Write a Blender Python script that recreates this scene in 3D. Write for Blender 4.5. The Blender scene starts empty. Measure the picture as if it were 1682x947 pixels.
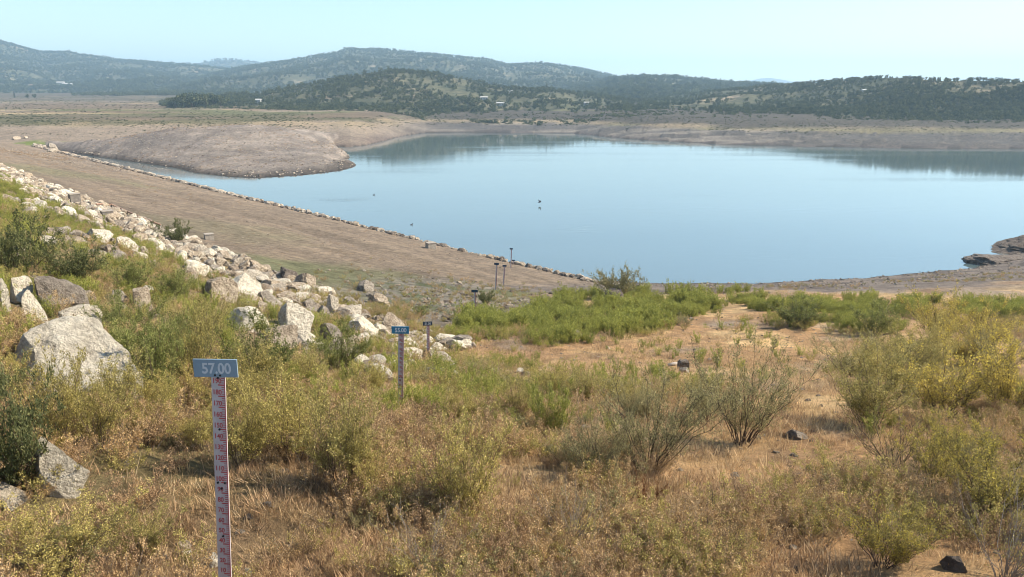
import bpy, math, random
import numpy as np
from mathutils import Vector, Matrix

# ------------------------------------------------------------------ camera, sky, sun, exposure
SC = bpy.context.scene
COL = SC.collection
R = math.radians
PITCH, CAMZ, FPX, CX, CY = R(14.5), 20.0, 1215.0, 841.0, 473.5
cam_d = bpy.data.cameras.new('camera'); cam = bpy.data.objects.new('camera', cam_d); COL.objects.link(cam)
cam.location = (0, 0, CAMZ); cam.rotation_euler = (R(90) - PITCH, 0, 0)
cam_d.sensor_width = 36.0; cam_d.lens = 36.0 * FPX / 1682.0
cam_d.clip_start = 0.1; cam_d.clip_end = 60000
SC.camera = cam

SUN_AZ, SUN_EL = R(82), R(41)            # azimuth clockwise from +Y (the view direction)
W = bpy.data.worlds.new('World'); SC.world = W; W.use_nodes = True
wn = W.node_tree; wn.nodes.clear()
sky = wn.nodes.new('ShaderNodeTexSky'); sky.sky_type = 'NISHITA'; sky.sun_disc = False
sky.sun_elevation = SUN_EL; sky.sun_rotation = SUN_AZ
sky.altitude = 60; sky.air_density = 1.25; sky.dust_density = 0.0; sky.ozone_density = 3.0
bg = wn.nodes.new('ShaderNodeBackground'); bg.inputs['Strength'].default_value = 0.105
wo = wn.nodes.new('ShaderNodeOutputWorld')
wn.links.new(sky.outputs[0], bg.inputs[0]); wn.links.new(bg.outputs[0], wo.inputs[0])
sd = bpy.data.lights.new('sun', 'SUN'); sd.energy = 5.0; sd.angle = R(0.53); sd.color = (1.0, 0.89, 0.73)
so = bpy.data.objects.new('sun', sd); COL.objects.link(so)
SUNV = Vector((math.sin(SUN_AZ) * math.cos(SUN_EL), math.cos(SUN_AZ) * math.cos(SUN_EL), math.sin(SUN_EL)))
so.rotation_euler = SUNV.to_track_quat('Z', 'Y').to_euler(); so.location = (60, -20, 60)
SC.view_settings.view_transform = 'Standard'; SC.view_settings.look = 'None'
SC.view_settings.exposure = 1.0; SC.view_settings.gamma = 1.0
SC.render.engine = 'CYCLES'
SC.cycles.use_denoising = True; SC.cycles.filter_width = 1.0
SC.cycles.max_bounces = 6; SC.cycles.diffuse_bounces = 3; SC.cycles.glossy_bounces = 3
SC.cycles.transmission_bounces = 4; SC.cycles.volume_bounces = 1; SC.cycles.transparent_max_bounces = 8

rng = np.random.default_rng(11)
random.seed(11)

# ------------------------------------------------------------------ helpers
def smooth(a, b, x):
    t = np.clip((np.asarray(x, float) - a) / (b - a), 0, 1); return t * t * (3 - 2 * t)
def smax(a, b, k): return 0.5 * (a + b + np.sqrt((a - b) ** 2 + k * k))
def _h(ix, iy, s):
    n = (ix.astype(np.int64) * 374761393 + iy.astype(np.int64) * 668265263 + s * 974634777) & 0x7fffffff
    n = ((n ^ (n >> 13)) * 1274126177) & 0x7fffffff
    return ((n ^ (n >> 16)) & 0xffff) / 65535.0
def vnoise(x, y, s=0):
    x = np.asarray(x, float); y = np.asarray(y, float)
    ix = np.floor(x); iy = np.floor(y); fx = x - ix; fy = y - iy
    fx = fx * fx * (3 - 2 * fx); fy = fy * fy * (3 - 2 * fy)
    a = _h(ix, iy, s); b = _h(ix + 1, iy, s); c = _h(ix, iy + 1, s); d = _h(ix + 1, iy + 1, s)
    return (a + (b - a) * fx) * (1 - fy) + (c + (d - c) * fx) * fy
def fbm(x, y, o=4, s=0):
    v = 0; a = .5; t = 0
    for i in range(o):
        v = v + a * vnoise(x * 2 ** i, y * 2 ** i, s + i * 7); t += a; a *= .5
    return v / t * 2 - 1
def fast_mesh(name, V, F, col=None, smoothf=False):
    V = np.asarray(V, np.float32).reshape(-1, 3)
    Fs = F if isinstance(F, list) else [F]
    Fs = [np.asarray(f, np.int32) for f in Fs if len(f)]
    me = bpy.data.meshes.new(name)
    me.vertices.add(len(V)); me.vertices.foreach_set('co', V.ravel())
    loops = np.concatenate([f.ravel() for f in Fs])
    tot = np.concatenate([np.full(len(f), f.shape[1], np.int32) for f in Fs])
    st = np.concatenate([[0], np.cumsum(tot)[:-1]]).astype(np.int32)
    me.loops.add(len(loops)); me.loops.foreach_set('vertex_index', loops)
    me.polygons.add(len(tot)); me.polygons.foreach_set('loop_start', st)
    me.polygons.foreach_set('use_smooth', np.full(len(tot), bool(smoothf)))
    if col is not None:
        c = np.asarray(col, np.float32)
        if c.shape[1] == 3: c = np.concatenate([c, np.ones((len(c), 1), np.float32)], 1)
        me.color_attributes.new('col', 'FLOAT_COLOR', 'POINT').data.foreach_set('color', c.ravel())
    me.update(calc_edges=True); me.validate()
    return me
def obj(name, me, m=None, parent=None, link=True):
    o = bpy.data.objects.new(name, me)
    if m is not None and not me.materials: me.materials.append(m)
    if parent is not None: o.parent = parent
    if link: COL.objects.link(o)
    return o
def tag(o, label=None, cat=None, group=None, kind=None):
    for k, v in (('label', label), ('category', cat), ('group', group), ('kind', kind)):
        if v: o[k] = v
    return o
def thing(name, loc, label, cat, group=None, rz=0.0):
    o = bpy.data.objects.new(name, None); COL.objects.link(o)
    o.empty_display_size = .2
    o.location = loc; o.rotation_euler = (0, 0, rz)
    return tag(o, label, cat, group)
class MB:
    """collects simple solids into one mesh"""
    def __init__(s): s.v = []; s.f4 = []; s.f3 = []; s.n = 0
    def add(s, v, f4=(), f3=()):
        v = np.asarray(v, float).reshape(-1, 3); s.v.append(v)
        if len(f4): s.f4.append(np.asarray(f4, int) + s.n)
        if len(f3): s.f3.append(np.asarray(f3, int) + s.n)
        s.n += len(v); return s
    def box(s, c, d, rz=0.0, taper=1.0):
        x, y, z = [q / 2 for q in d]; t = taper
        v = np.array([(-x, -y, -z), (x, -y, -z), (x, y, -z), (-x, y, -z), (-x*t, -y*t, z), (x*t, -y*t, z), (x*t, y*t, z), (-x*t, y*t, z)])
        cr, sr = math.cos(rz), math.sin(rz)
        v = np.stack([v[:, 0] * cr - v[:, 1] * sr, v[:, 0] * sr + v[:, 1] * cr, v[:, 2]], 1) + np.array(c)
        return s.add(v, [(0, 3, 2, 1), (4, 5, 6, 7), (0, 1, 5, 4), (1, 2, 6, 5), (2, 3, 7, 6), (3, 0, 4, 7)])
    def tube(s, pts, rad, n=8):
        v, f = tubes(np.asarray(pts, float)[None], np.broadcast_to(np.asarray(rad, float), (1, len(pts))), n, cap=True)
        return s.add(v, f[0], f[1])
    def mesh(s, name, sm=False):
        fs = []
        if s.f4: fs.append(np.concatenate(s.f4))
        if s.f3: fs.append(np.concatenate(s.f3))
        return fast_mesh(name, np.concatenate(s.v), fs, smoothf=sm)
def nrm(a): return a / (np.linalg.norm(a, axis=-1, keepdims=True) + 1e-9)
def tubes(P, rad, n=3, cap=False):
    """P (N,K,3) polylines, rad (N,K) -> verts, [quads, tris]"""
    N, K, _ = P.shape
    T = np.empty_like(P); T[:, 1:-1] = P[:, 2:] - P[:, :-2]; T[:, 0] = P[:, 1] - P[:, 0]; T[:, -1] = P[:, -1] - P[:, -2]
    T = nrm(T)
    ref = np.where(np.abs(T[..., 2:3]) > .95, np.array([1., 0, 0]), np.array([0, 0, 1.]))
    A = nrm(np.cross(T, ref)); B = np.cross(T, A)
    th = np.arange(n) * 2 * math.pi / n
    V = P[:, :, None] + rad[:, :, None, None] * (np.cos(th)[:, None] * A[:, :, None] + np.sin(th)[:, None] * B[:, :, None])
    idx = np.arange(N * K * n).reshape(N, K, n)
    a = idx[:, :-1]; b = idx[:, 1:]
    Q = np.stack([a, np.roll(a, -1, 2), np.roll(b, -1, 2), b], -1).reshape(-1, 4)
    tr = []
    if cap:
        for k in range(1, n - 1):
            tr.append(np.stack([idx[:, -1, 0], idx[:, -1, k], idx[:, -1, k + 1]], -1))
            tr.append(np.stack([idx[:, 0, 0], idx[:, 0, k + 1], idx[:, 0, k]], -1))
        tr = np.concatenate(tr)
    return V.reshape(-1, 3), [Q, tr]

# ------------------------------------------------------------------ materials
MATS = {}
def newmat(name):
    m = bpy.data.materials.new(name); m.use_nodes = True; MATS[name] = m
    nt = m.node_tree; b = nt.nodes['Principled BSDF']
    return m, nt, b
def N(nt, typ, **kw):
    n = nt.nodes.new(typ)
    for k, v in kw.items():
        if k in n.inputs.keys(): n.inputs[k].default_value = v
        else: setattr(n, k, v)
    return n
def mixc(nt, typ, fac, a, b):
    n = nt.nodes.new('ShaderNodeMix'); n.data_type = 'RGBA'; n.blend_type = typ
    for s, v in ((n.inputs[0], fac), (n.inputs[6], a), (n.inputs[7], b)):
        if hasattr(v, 'is_output'): nt.links.new(v, s)
        elif isinstance(v, tuple): s.default_value = (*v[:3], 1)
        else: s.default_value = v
    return n.outputs[2]
def ramp(nt, src, stops):
    n = nt.nodes.new('ShaderNodeValToRGB'); e = n.color_ramp.elements
    while len(e) < len(stops): e.new(.5)
    for q, (p, c) in zip(e, stops): q.position = p; q.color = (*c, 1) if len(c) == 3 else c
    nt.links.new(src, n.inputs[0]); return n.outputs[0]
def noise(nt, scale, detail=5, rough=.6, coord='Object', vec=None):
    n = N(nt, 'ShaderNodeTexNoise'); n.inputs['Scale'].default_value = scale
    n.inputs['Detail'].default_value = detail; n.inputs['Roughness'].default_value = rough
    if vec is None:
        tc = N(nt, 'ShaderNodeTexCoord'); vec = tc.outputs[coord]
    nt.links.new(vec, n.inputs['Vector']); return n
def bump(nt, b, height, strength=.5, dist=.1):
    n = N(nt, 'ShaderNodeBump'); n.inputs['Strength'].default_value = strength; n.inputs['Distance'].default_value = dist
    nt.links.new(height, n.inputs['Height']); nt.links.new(n.outputs[0], b.inputs['Normal'])

def mat_ground():
    m, nt, b = newmat('ground_soil')
    a = N(nt, 'ShaderNodeVertexColor', layer_name='col')
    n1 = noise(nt, 1.4, 8, .7); n2 = noise(nt, 14, 6, .75); n3 = noise(nt, .09, 6, .65)
    c = mixc(nt, 'MULTIPLY', .75, a.outputs[0], ramp(nt, n1.outputs[0], [(.32, (.5, .48, .46)), (.5, (1, 1, 1)), (.68, (1.5, 1.46, 1.4))]))
    c = mixc(nt, 'MULTIPLY', .8, c, ramp(nt, n2.outputs[0], [(.3, (.55, .53, .5)), (.5, (1, 1, 1)), (.7, (1.45, 1.42, 1.36))]))
    c = mixc(nt, 'MULTIPLY', .5, c, ramp(nt, n3.outputs[0], [(.35, (.75, .72, .7)), (.5, (1, 1, 1)), (.65, (1.25, 1.22, 1.15))]))
    n4 = noise(nt, .42, 7, .75)
    c = mixc(nt, 'MULTIPLY', .8, c, ramp(nt, n4.outputs[0], [(.3, (.58, .56, .54)), (.5, (1, 1, 1)), (.7, (1.38, 1.34, 1.28))]))
    nt.links.new(c, b.inputs['Base Color']); b.inputs['Roughness'].default_value = .95
    b.inputs['Specular IOR Level'].default_value = .15
    mx = N(nt, 'ShaderNodeMath', operation='ADD'); nt.links.new(n1.outputs[0], mx.inputs[0]); nt.links.new(n2.outputs[0], mx.inputs[1])
    bump(nt, b, mx.outputs[0], 1.0, .3)
    return m
def mat_rock(name, c0, c1, c2):
    m, nt, b = newmat(name)
    oi = N(nt, 'ShaderNodeObjectInfo')
    n1 = noise(nt, 2.2, 8, .68); n2 = noise(nt, 9, 7, .75)
    v = N(nt, 'ShaderNodeTexVoronoi'); v.feature = 'DISTANCE_TO_EDGE'; v.inputs['Scale'].default_value = 2.1
    nw = noise(nt, 3, 4, .6); tc = N(nt, 'ShaderNodeTexCoord')
    wv = N(nt, 'ShaderNodeVectorMath', operation='ADD'); nt.links.new(tc.outputs['Object'], wv.inputs[0]); nt.links.new(nw.outputs[1], wv.inputs[1])
    nt.links.new(wv.outputs[0], v.inputs['Vector'])
    c = ramp(nt, n1.outputs[0], [(.3, c0), (.48, c1), (.68, c2)])
    c = mixc(nt, 'MULTIPLY', .6, c, ramp(nt, n2.outputs[0], [(.32, (.45, .42, .38)), (.5, (1, 1, 1)), (.75, (1.2, 1.2, 1.18))]))
    c = mixc(nt, 'MULTIPLY', .45, c, ramp(nt, v.outputs[0], [(.0, (.35, .3, .26)), (.035, (1, 1, 1)), (1, (1, 1, 1))]))
    c = mixc(nt, 'MULTIPLY', 1.0, c, ramp(nt, oi.outputs['Random'], [(0, (.76, .72, .68)), (.45, (.97, .95, .92)), (1, (1.15, 1.11, 1.04))]))
    nt.links.new(c, b.inputs['Base Color']); b.inputs['Roughness'].default_value = .9; b.inputs['Specular IOR Level'].default_value = .2
    mx = N(nt, 'ShaderNodeMath', operation='ADD'); nt.links.new(n1.outputs[0], mx.inputs[0]); nt.links.new(n2.outputs[0], mx.inputs[1])
    bump(nt, b, mx.outputs[0], 1.0, .22)
    return m
def mat_leaf(name, c0, c1, c2, trans=.38, tint=((.8, .8, .8), (1.2, 1.15, 1.1))):
    """col.r of each leaf picks between three leaf colours; every plant shifts a little"""
    m, nt, b = newmat(name)
    a = N(nt, 'ShaderNodeVertexColor', layer_name='col'); sp = N(nt, 'ShaderNodeSeparateColor'); nt.links.new(a.outputs[0], sp.inputs[0])
    oi = N(nt, 'ShaderNodeObjectInfo')
    c = ramp(nt, sp.outputs[0], [(.1, c0), (.5, c1), (.9, c2)])
    c = mixc(nt, 'MULTIPLY', 1.0, c, ramp(nt, oi.outputs['Random'], [(0, tint[0]), (1, tint[1])]))
    nt.links.new(c, b.inputs['Base Color']); b.inputs['Roughness'].default_value = .7; b.inputs['Specular IOR Level'].default_value = .25
    t = N(nt, 'ShaderNodeBsdfTranslucent'); nt.links.new(c, t.inputs['Color'])
    mx = N(nt, 'ShaderNodeMixShader'); mx.inputs[0].default_value = trans
    nt.links.new(b.outputs[0], mx.inputs[1]); nt.links.new(t.outputs[0], mx.inputs[2])
    nt.links.new(mx.outputs[0], nt.nodes['Material Output'].inputs[0])
    return m
def mat_plain(name, c, rough=.7, var=.25, scale=6, metal=0, bmp=.2):
    m, nt, b = newmat(name)
    n1 = noise(nt, scale, 6, .65)
    k0 = tuple(max(0, q * (1 - var)) for q in c); k1 = tuple(q * (1 + var) for q in c)
    nt.links.new(ramp(nt, n1.outputs[0], [(.3, k0), (.7, k1)]), b.inputs['Base Color'])
    b.inputs['Roughness'].default_value = rough; b.inputs['Metallic'].default_value = metal
    b.inputs['Specular IOR Level'].default_value = .3
    bump(nt, b, n1.outputs[0], bmp, .02)
    return m
def mat_water():
    m, nt, b = newmat('lake_water')
    tc = N(nt, 'ShaderNodeTexCoord')
    mp = N(nt, 'ShaderNodeMapping'); mp.inputs['Scale'].default_value = (.35, 1.0, 1.0); nt.links.new(tc.outputs['Object'], mp.inputs[0])
    w1 = noise(nt, .9, 4, .55, vec=mp.outputs[0]); w2 = noise(nt, 3.2, 3, .5, vec=mp.outputs[0])
    big = noise(nt, .02, 3, .5, vec=mp.outputs[0])
    # ruffled patches seen on the lake
    def patch(cx, cy, rx, ry, rot):
        g = N(nt, 'ShaderNodeMapping'); g.vector_type = 'TEXTURE'
        g.inputs['Location'].default_value = (cx, cy, 0); g.inputs['Rotation'].default_value = (0, 0, rot); g.inputs['Scale'].default_value = (rx, ry, 1)
        nz = noise(nt, .16, 6, .7, vec=tc.outputs['Object'])
        sc = N(nt, 'ShaderNodeVectorMath', operation='MULTIPLY_ADD'); nt.links.new(nz.outputs[1], sc.inputs[0])
        sc.inputs[1].default_value = (14, 9, 0); nt.links.new(tc.outputs['Object'], sc.inputs[2])
        nt.links.new(sc.outputs[0], g.inputs[0])
        ln = N(nt, 'ShaderNodeVectorMath', operation='LENGTH'); nt.links.new(g.outputs[0], ln.inputs[0])
        return ramp(nt, ln.outputs['Value'], [(.35, (1, 1, 1)), (1.0, (0, 0, 0))])
    RIP = mat_water.patches
    tot = None
    for p in RIP:
        q = patch(*p)
        tot = q if tot is None else mixc(nt, 'ADD', 1.0, tot, q)
    h = mixc(nt, 'ADD', .35, w1.outputs[0], w2.outputs[0])
    st = N(nt, 'ShaderNodeMath', operation='MULTIPLY_ADD'); nt.links.new(tot, st.inputs[0]); st.inputs[1].default_value = .55; st.inputs[2].default_value = .035
    bm = N(nt, 'ShaderNodeBump'); bm.inputs['Distance'].default_value = .08; nt.links.new(h, bm.inputs['Height']); nt.links.new(st.outputs[0], bm.inputs['Strength'])
    mp2 = N(nt, 'ShaderNodeMapping'); mp2.inputs['Scale'].default_value = (.006, .05, 1.0); mp2.inputs['Rotation'].default_value = (0, 0, .12); nt.links.new(tc.outputs['Object'], mp2.inputs[0])
    ln = noise(nt, 1.0, 5, .6, vec=mp2.outputs[0]); lane = ramp(nt, ln.outputs[0], [(.48, (0, 0, 0)), (.66, (1, 1, 1))])
    st2 = N(nt, 'ShaderNodeMath', operation='MULTIPLY_ADD'); nt.links.new(lane, st2.inputs[0]); st2.inputs[1].default_value = .16; nt.links.new(st.outputs[0], st2.inputs[2]); nt.links.new(st2.outputs[0], bm.inputs['Strength'])
    nt.links.new(bm.outputs[0], b.inputs['Normal'])
    nt.links.new(ramp(nt, big.outputs[0], [(.35, (.085, .12, .122)), (.65, (.105, .145, .145))]), b.inputs['Base Color'])
    b.inputs['Roughness'].default_value = .04; b.inputs['IOR'].default_value = 1.95; b.inputs['Specular IOR Level'].default_value = .5
    return m

# ------------------------------------------------------------------ picture geometry <-> place
def tan_dep(py): return np.tan(PITCH + np.arctan((np.asarray(py, float) - CY) / FPX))   # tangent of depression for a picture row
def z_at(py, Y): return CAMZ - tan_dep(py) * Y
def X_at(px, Y, z=0.0): return (px - CX) / FPX * (Y * math.cos(PITCH) + (CAMZ - z) * math.sin(PITCH))
def Y_on(py, z=0.0): return (CAMZ - z) / tan_dep(py)

# ------------------------------------------------------------------ terrain heights
T0 = np.array([8.7, 79.5]); U = np.array([-.6652, .7466]); NV = np.array([-.7466, -.6652])
def dam_s(x, y): return NV[0] * (x - T0[0]) + NV[1] * (y - T0[1])
def dam_q(x, y): return U[0] * (x - T0[0]) + U[1] * (y - T0[1])
F_S = [-60, -20, 0, 1.2, 5.6, 17.5, 23.3, 34.3, 40, 43.7, 51.5, 57.4, 62, 75]
F_Z = [-6, -3, 0, .7, 1.6, 3.6, 5.3, 7.5, 8.9, 9.9, 13.5, 15.6, 18.2, 18.4]
G_Y = [-40, -5, 0, 5.7, 14.6, 27.3, 40, 55.6, 63.8, 74, 80, 100, 140]
G_Z = [18.4, 18.3, 17.0, 15.5, 13.5, 9.8, 7.6, 5.4, 3.6, 1.1, 0, -2.5, -6]
SH_X = [-40, 25, 40, 56, 73, 110, 200]; SH_Y = [80, 80, 82.5, 88, 103, 118, 160]
# far shoreline (picture column, row of the water's edge)
FS_X = np.array([-900, 0, 60, 130, 300, 540, 560, 575, 600, 630, 664, 700, 760, 860, 940, 1000, 1060, 1120, 1200, 1300, 1470, 1682, 2600])
FS_Y = Y_on(np.array([244, 244, 246, 244, 243, 239, 240.5, 241, 238, 231, 222.5, 217.5, 217, 218, 219, 225, 230, 233, 238, 240, 243, 244, 246]))
L_E = [-120, 0, 10, 50, 100, 250, 600, 1000, 3000, 9000]; L_Z = [-6, 0, 1.5, 5.5, 8.6, 11.4, 16, 26, 40, 60]
R_E = [-120, 0, 5, 25, 50, 70, 95, 140, 300, 1000, 9000]; R_Z = [-6, 0, .5, 1.5, 3.4, 5.2, 7.6, 9.5, 13, 30, 60]
# bare mound: front water's edge, ridge line
M_X = [-230, -200, -175, -157, -128, -98, -87, -73, -65, -55, -48, -45.5, -40]
M_F = [330, 310, 290, 272, 246, 218, 204, 193, 190, 197, 209, 226, 240]
M_R = [330, 310, 300, 285, 280, 282, 280, 266, 256, 246, 238, 232, 245]
M_Z = [2, 2.5, 3.0, 4.3, 8.8, 10.2, 8.6, 5.2, 3.5, 1.9, 1.0, .6, -3]
def z_far(x, y):
    px = CX + FPX * x / np.maximum(.968 * y + 4, 5)
    e = y - np.interp(px, FS_X, FS_Y)
    e = e + fbm(x / 22, y / 22, 3, 5) * 5
    w = smooth(560, 760, px)
    z = np.interp(e, L_E, L_Z) * (1 - w) + np.interp(e, R_E, R_Z) * w
    z = z + smooth(2, 40, e) * fbm(x / 30, y / 14, 4, 3) * (.55 + .0016 * np.clip(e, 0, 800))
    t = fbm(x / 26, y / 5, 3, 8)
    return z + smooth(0, 8, e) * (1 - smooth(40, 80, e)) * np.where(t > .1, 1.0, 0) * w, e, w, px
def z_mound(x, y):
    f = np.interp(x, M_X, M_F); r = np.interp(x, M_X, M_R); h = np.interp(x, M_X, M_Z)
    t = (y - f) / np.maximum(r - f, 6)
    up = np.where(t < 0, t * 5, .07 * smooth(0, .05, t) + (.5 * np.sin(np.clip(t, 0, 1) * math.pi / 2) + .43 * np.clip(t, 0, 1)))
    z = h * np.where(t > 1, 1 - .75 * smooth(1, 2.6, t), up)
    z = np.where(t < 0, t * np.maximum(r - f, 6) * .12, z)
    ed = -44 - np.clip(y - 227, 0, 90) * .36 + fbm(x / 8, y / 8, 3, 23) * 3
    side = smooth(ed + 5, ed - 5, x)
    z = z * side - 4 * (1 - side)
    return np.where(t > 0, z + (fbm(x / 9, y / 9, 4, 21) * .6 - np.abs(fbm(x / 12, y / 30, 4, 22)) * .9) * smooth(0, .2, t), z), t
def z_near(x, y):
    s = dam_s(x, y); q = dam_q(x, y)
    sw = s + fbm(x / 6, y / 6, 3, 31) * .5 * smooth(-4, 6, s)
    zd = np.interp(sw, F_S, F_Z) + fbm(q / 25, s / 2.2, 4, 33) * .16 * smooth(0, 6, s)
    rough = smooth(39, 44, s) * (1 - smooth(60, 66, s))
    zd = zd + rough * fbm(x / 2.2, y / 2.2, 4, 35) * .55
    yy = y * 80 / np.interp(x, SH_X, SH_Y)
    zg = np.interp(yy, G_Y, G_Z) + fbm(x / 7, y / 7, 4, 37) * .38 * smooth(84, 66, yy) + fbm(x / 1.3, y / 1.3, 3, 39) * .09
    return smax(zd, zg, .5) - .12, s, q, yy
def zt(x, y):
    x = np.asarray(x, float); y = np.asarray(y, float)
    a = z_near(x, y)[0]; b = np.where(y > 150, z_far(x, np.maximum(y, 20))[0], -9); c = np.where(y > 120, z_mound(x, y)[0], -9)
    return np.maximum(np.maximum(np.maximum(a, b), c), -3.0)
def hit(px, py):
    """where the line of sight through a picture point meets the ground"""
    xc = (px - CX) / FPX; yc = (CY - py) / FPX
    d = np.array([xc, math.cos(PITCH) + math.sin(PITCH) * yc, -math.sin(PITCH) + math.cos(PITCH) * yc])
    t = np.geomspace(2.5, 2500, 500)
    P = d[None] * t[:, None]; P[:, 2] += CAMZ
    below = P[:, 2] < np.maximum(zt(P[:, 0], P[:, 1]), -.05)
    k = int(np.argmax(below)) if below.any() else len(t) - 1
    lo, hi = t[max(k - 1, 0)], t[k]
    for _ in range(24):
        mid = .5 * (lo + hi); p = d * mid
        if p[2] + CAMZ < max(float(zt(p[0], p[1])), -.05): hi = mid
        else: lo = mid
    p = d * hi; return np.array([p[0], p[1], p[2] + CAMZ]), hi
def project(P):
    P = np.asarray(P, float); dz = P[..., 2] - CAMZ
    dep = P[..., 1] * math.cos(PITCH) - dz * math.sin(PITCH); up = P[..., 1] * math.sin(PITCH) + dz * math.cos(PITCH)
    dep = np.where(dep < .1, .1, dep)
    return CX + FPX * P[..., 0] / dep, CY - FPX * up / dep, dep

# ------------------------------------------------------------------ ground sheet
GM = mat_ground()
na, nr = 760, 470
az = np.linspace(-1, 1, na); az = R(44) * az * (1 + .75 * np.abs(az) ** 5) 
rr = 3.2 * (6500 / 3.2) ** np.linspace(0, 1, nr)
OX, OY = 0.0, -6.0
A, RR = np.meshgrid(az, rr)
GX = OX + RR * np.sin(A); GYY = OY + RR * np.cos(A)
GZ = zt(GX, GYY)
# colours of the ground itself
def lerp(a, b, w): return a + (b - a) * w[..., None]
zn, s_, q_, yy_ = z_near(GX, GYY)
zf, e_, w_, px_ = z_far(GX, np.maximum(GYY, 20)); zm, tm = z_mound(GX, GYY)
zf = np.where(GYY > 150, zf, -9); zm = np.where(GYY > 120, zm, -9)
soil = np.array([.48, .30, .155]); straw = np.array([.68, .475, .245]); pale = np.array([.42, .335, .25]); litter = np.array([.25, .17, .105])
c = np.broadcast_to(soil, GX.shape + (3,)).copy()
c = lerp(c, straw, smooth(-.15, .35, fbm(GX / 3.1, GYY / 3.1, 4, 51)))
c = lerp(c, litter, .6 * smooth(.12, .5, fbm(GX / 2.0, GYY / 2.0, 4, 52)))
c = lerp(c, pale, .8 * smooth(.15, .5, fbm(GX / 4.0, GYY / 4.0, 4, 53)))
beach = np.array([.24, .20, .168]); beach2 = np.array([.165, .14, .122])
bc = lerp(np.broadcast_to(beach, c.shape), beach2, smooth(-.2, .4, fbm(GX / 9, GYY / 3, 4, 54)))
c = lerp(c, bc, smooth(52, 60, yy_ + fbm(GX / 6, GYY / 6, 3, 55) * 5))
# the dam's bare lower slope
dm = np.array([.29, .225, .163]); dm2 = np.array([.245, .19, .138]); dgreen = np.array([.20, .20, .105])
dc = lerp(np.broadcast_to(dm, c.shape), dm2, smooth(-.35, .4, fbm(q_ / 30, s_ / 1.6, 5, 56)))
dc = lerp(dc, np.array([.18, .14, .10]), .35 * smooth(.5, .75, vnoise(s_ * .9 + fbm(GX / 25, GYY / 25, 3, 70) * 1.5, 0 * GX, 71)))
gp, _ = hit(555, 455); gp2, _ = hit(90, 282); gp3, _ = hit(330, 372)
for g, r1, k in ((gp, 11, .95), (gp2, 22, .55), (gp3, 14, .35)):
    dd = np.hypot((GX - g[0]), (GYY - g[1])) / r1 + fbm(GX / 4, GYY / 4, 4, 57) * .5
    dc = lerp(dc, dgreen, k * smooth(1.0, .3, dd))
flat = lerp(np.broadcast_to(np.array([.27, .24, .20]), c.shape), np.array([.13, .15, .08]), smooth(-.1, .35, fbm(GX / 2.2, GYY / 2.2, 4, 58)))
g4, _ = hit(760, 495); dd = np.hypot((GX - g4[0]) / 9, (GYY - g4[1]) / 14)
ondam = smooth(.3, 1.2, np.interp(s_, F_S, F_Z) - np.interp(yy_, G_Y, G_Z) + .6)
c = lerp(c, dc, ondam * smooth(42.5, 39, s_))
c = lerp(c, flat, .9 * smooth(1.1, .6, dd))
rip = ondam * smooth(39, 42, s_)
rc = lerp(np.broadcast_to(np.array([.34, .245, .14]), c.shape), np.array([.25, .215, .10]), smooth(-.3, .2, fbm(GX / 3, GYY / 3, 4, 59)))
c = lerp(c, rc, rip * .85)
# mound
mc = lerp(np.broadcast_to(np.array([.285, .24, .20]), c.shape), np.array([.205, .175, .15]), smooth(-.3, .4, fbm(GX / 14, GYY / 7, 5, 61)))
mc = lerp(mc, np.array([.38, .32, .265]), .6 * smooth(.1, .5, fbm(GX / 20, GYY / 5, 4, 62)))
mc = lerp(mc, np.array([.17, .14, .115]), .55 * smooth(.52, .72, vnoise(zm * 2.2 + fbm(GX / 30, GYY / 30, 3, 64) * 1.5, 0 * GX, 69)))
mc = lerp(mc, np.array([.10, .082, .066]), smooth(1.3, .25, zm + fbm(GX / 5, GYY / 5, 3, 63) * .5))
# plain and far shore
fx = fbm(GX / 140, GYY / 42, 5, 65); fy = fbm(GX / 100, GYY / 26, 5, 66); fz = fbm(GX / 150, GYY / 36, 5, 67)
strawf = np.array([.33, .255, .15]); olive = np.array([.11, .115, .045]); rust = np.array([.17, .125, .08]); tan = np.array([.27, .215, .16])
mud = np.array([.105, .095, .085]); pink = np.array([.225, .198, .165]); scrub = np.array([.082, .07, .054])
pl = lerp(np.broadcast_to(tan, c.shape), rust, smooth(-.1, .35, fx))
pl = lerp(pl, strawf, smooth(.02, .3, fy) * smooth(40, 90, e_)); pl = lerp(pl, olive, .9 * smooth(.1, .32, fz) * smooth(50, 90, e_))
bd = vnoise(e_ / 38 + fbm(GX / 120, GYY / 120, 3, 72) * 1.6, 0 * GX, 73); bd2 = vnoise(e_ / 55 + fbm(GX / 150, GYY / 150, 3, 74) * 1.6, 0 * GX, 75)
pl = lerp(pl, np.array([.12, .11, .055]), .8 * smooth(.5, .72, bd) * smooth(50, 80, e_)); pl = lerp(pl, np.array([.17, .12, .085]), .7 * smooth(.5, .7, bd2) * smooth(70, 110, e_))
pl = lerp(pl, np.array([.105, .10, .045]), .75 * smooth(-.1, .25, fbm(GX / 55, GYY / 30, 4, 76)) * smooth(62, 84, e_ + 14 * fy) * smooth(165, 120, e_ + 20 * fx))
pl = lerp(pl, scrub, .7 * smooth(320, 700, e_)); pl = lerp(pl, np.array([.17, .13, .105]), smooth(40, 4, e_) * smooth(-.2, .3, fy))
gv, _ = hit(55, 236); dd = np.hypot((GX - gv[0]) / 26, (GYY - gv[1]) / 7); pl = lerp(pl, np.array([.16, .20, .05]), .95 * smooth(1.15, .75, dd + .2 * fx))
fr = lerp(np.broadcast_to(mud, c.shape), pink, smooth(-.1, .35, fbm(GX / 80, GYY / 9, 5, 68)))
fr = lerp(fr, strawf, smooth(46, 58, e_ + 12 * fx) * .6); fr = lerp(fr, olive, .5 * smooth(.05, .3, fy) * smooth(45, 60, e_))
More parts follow.
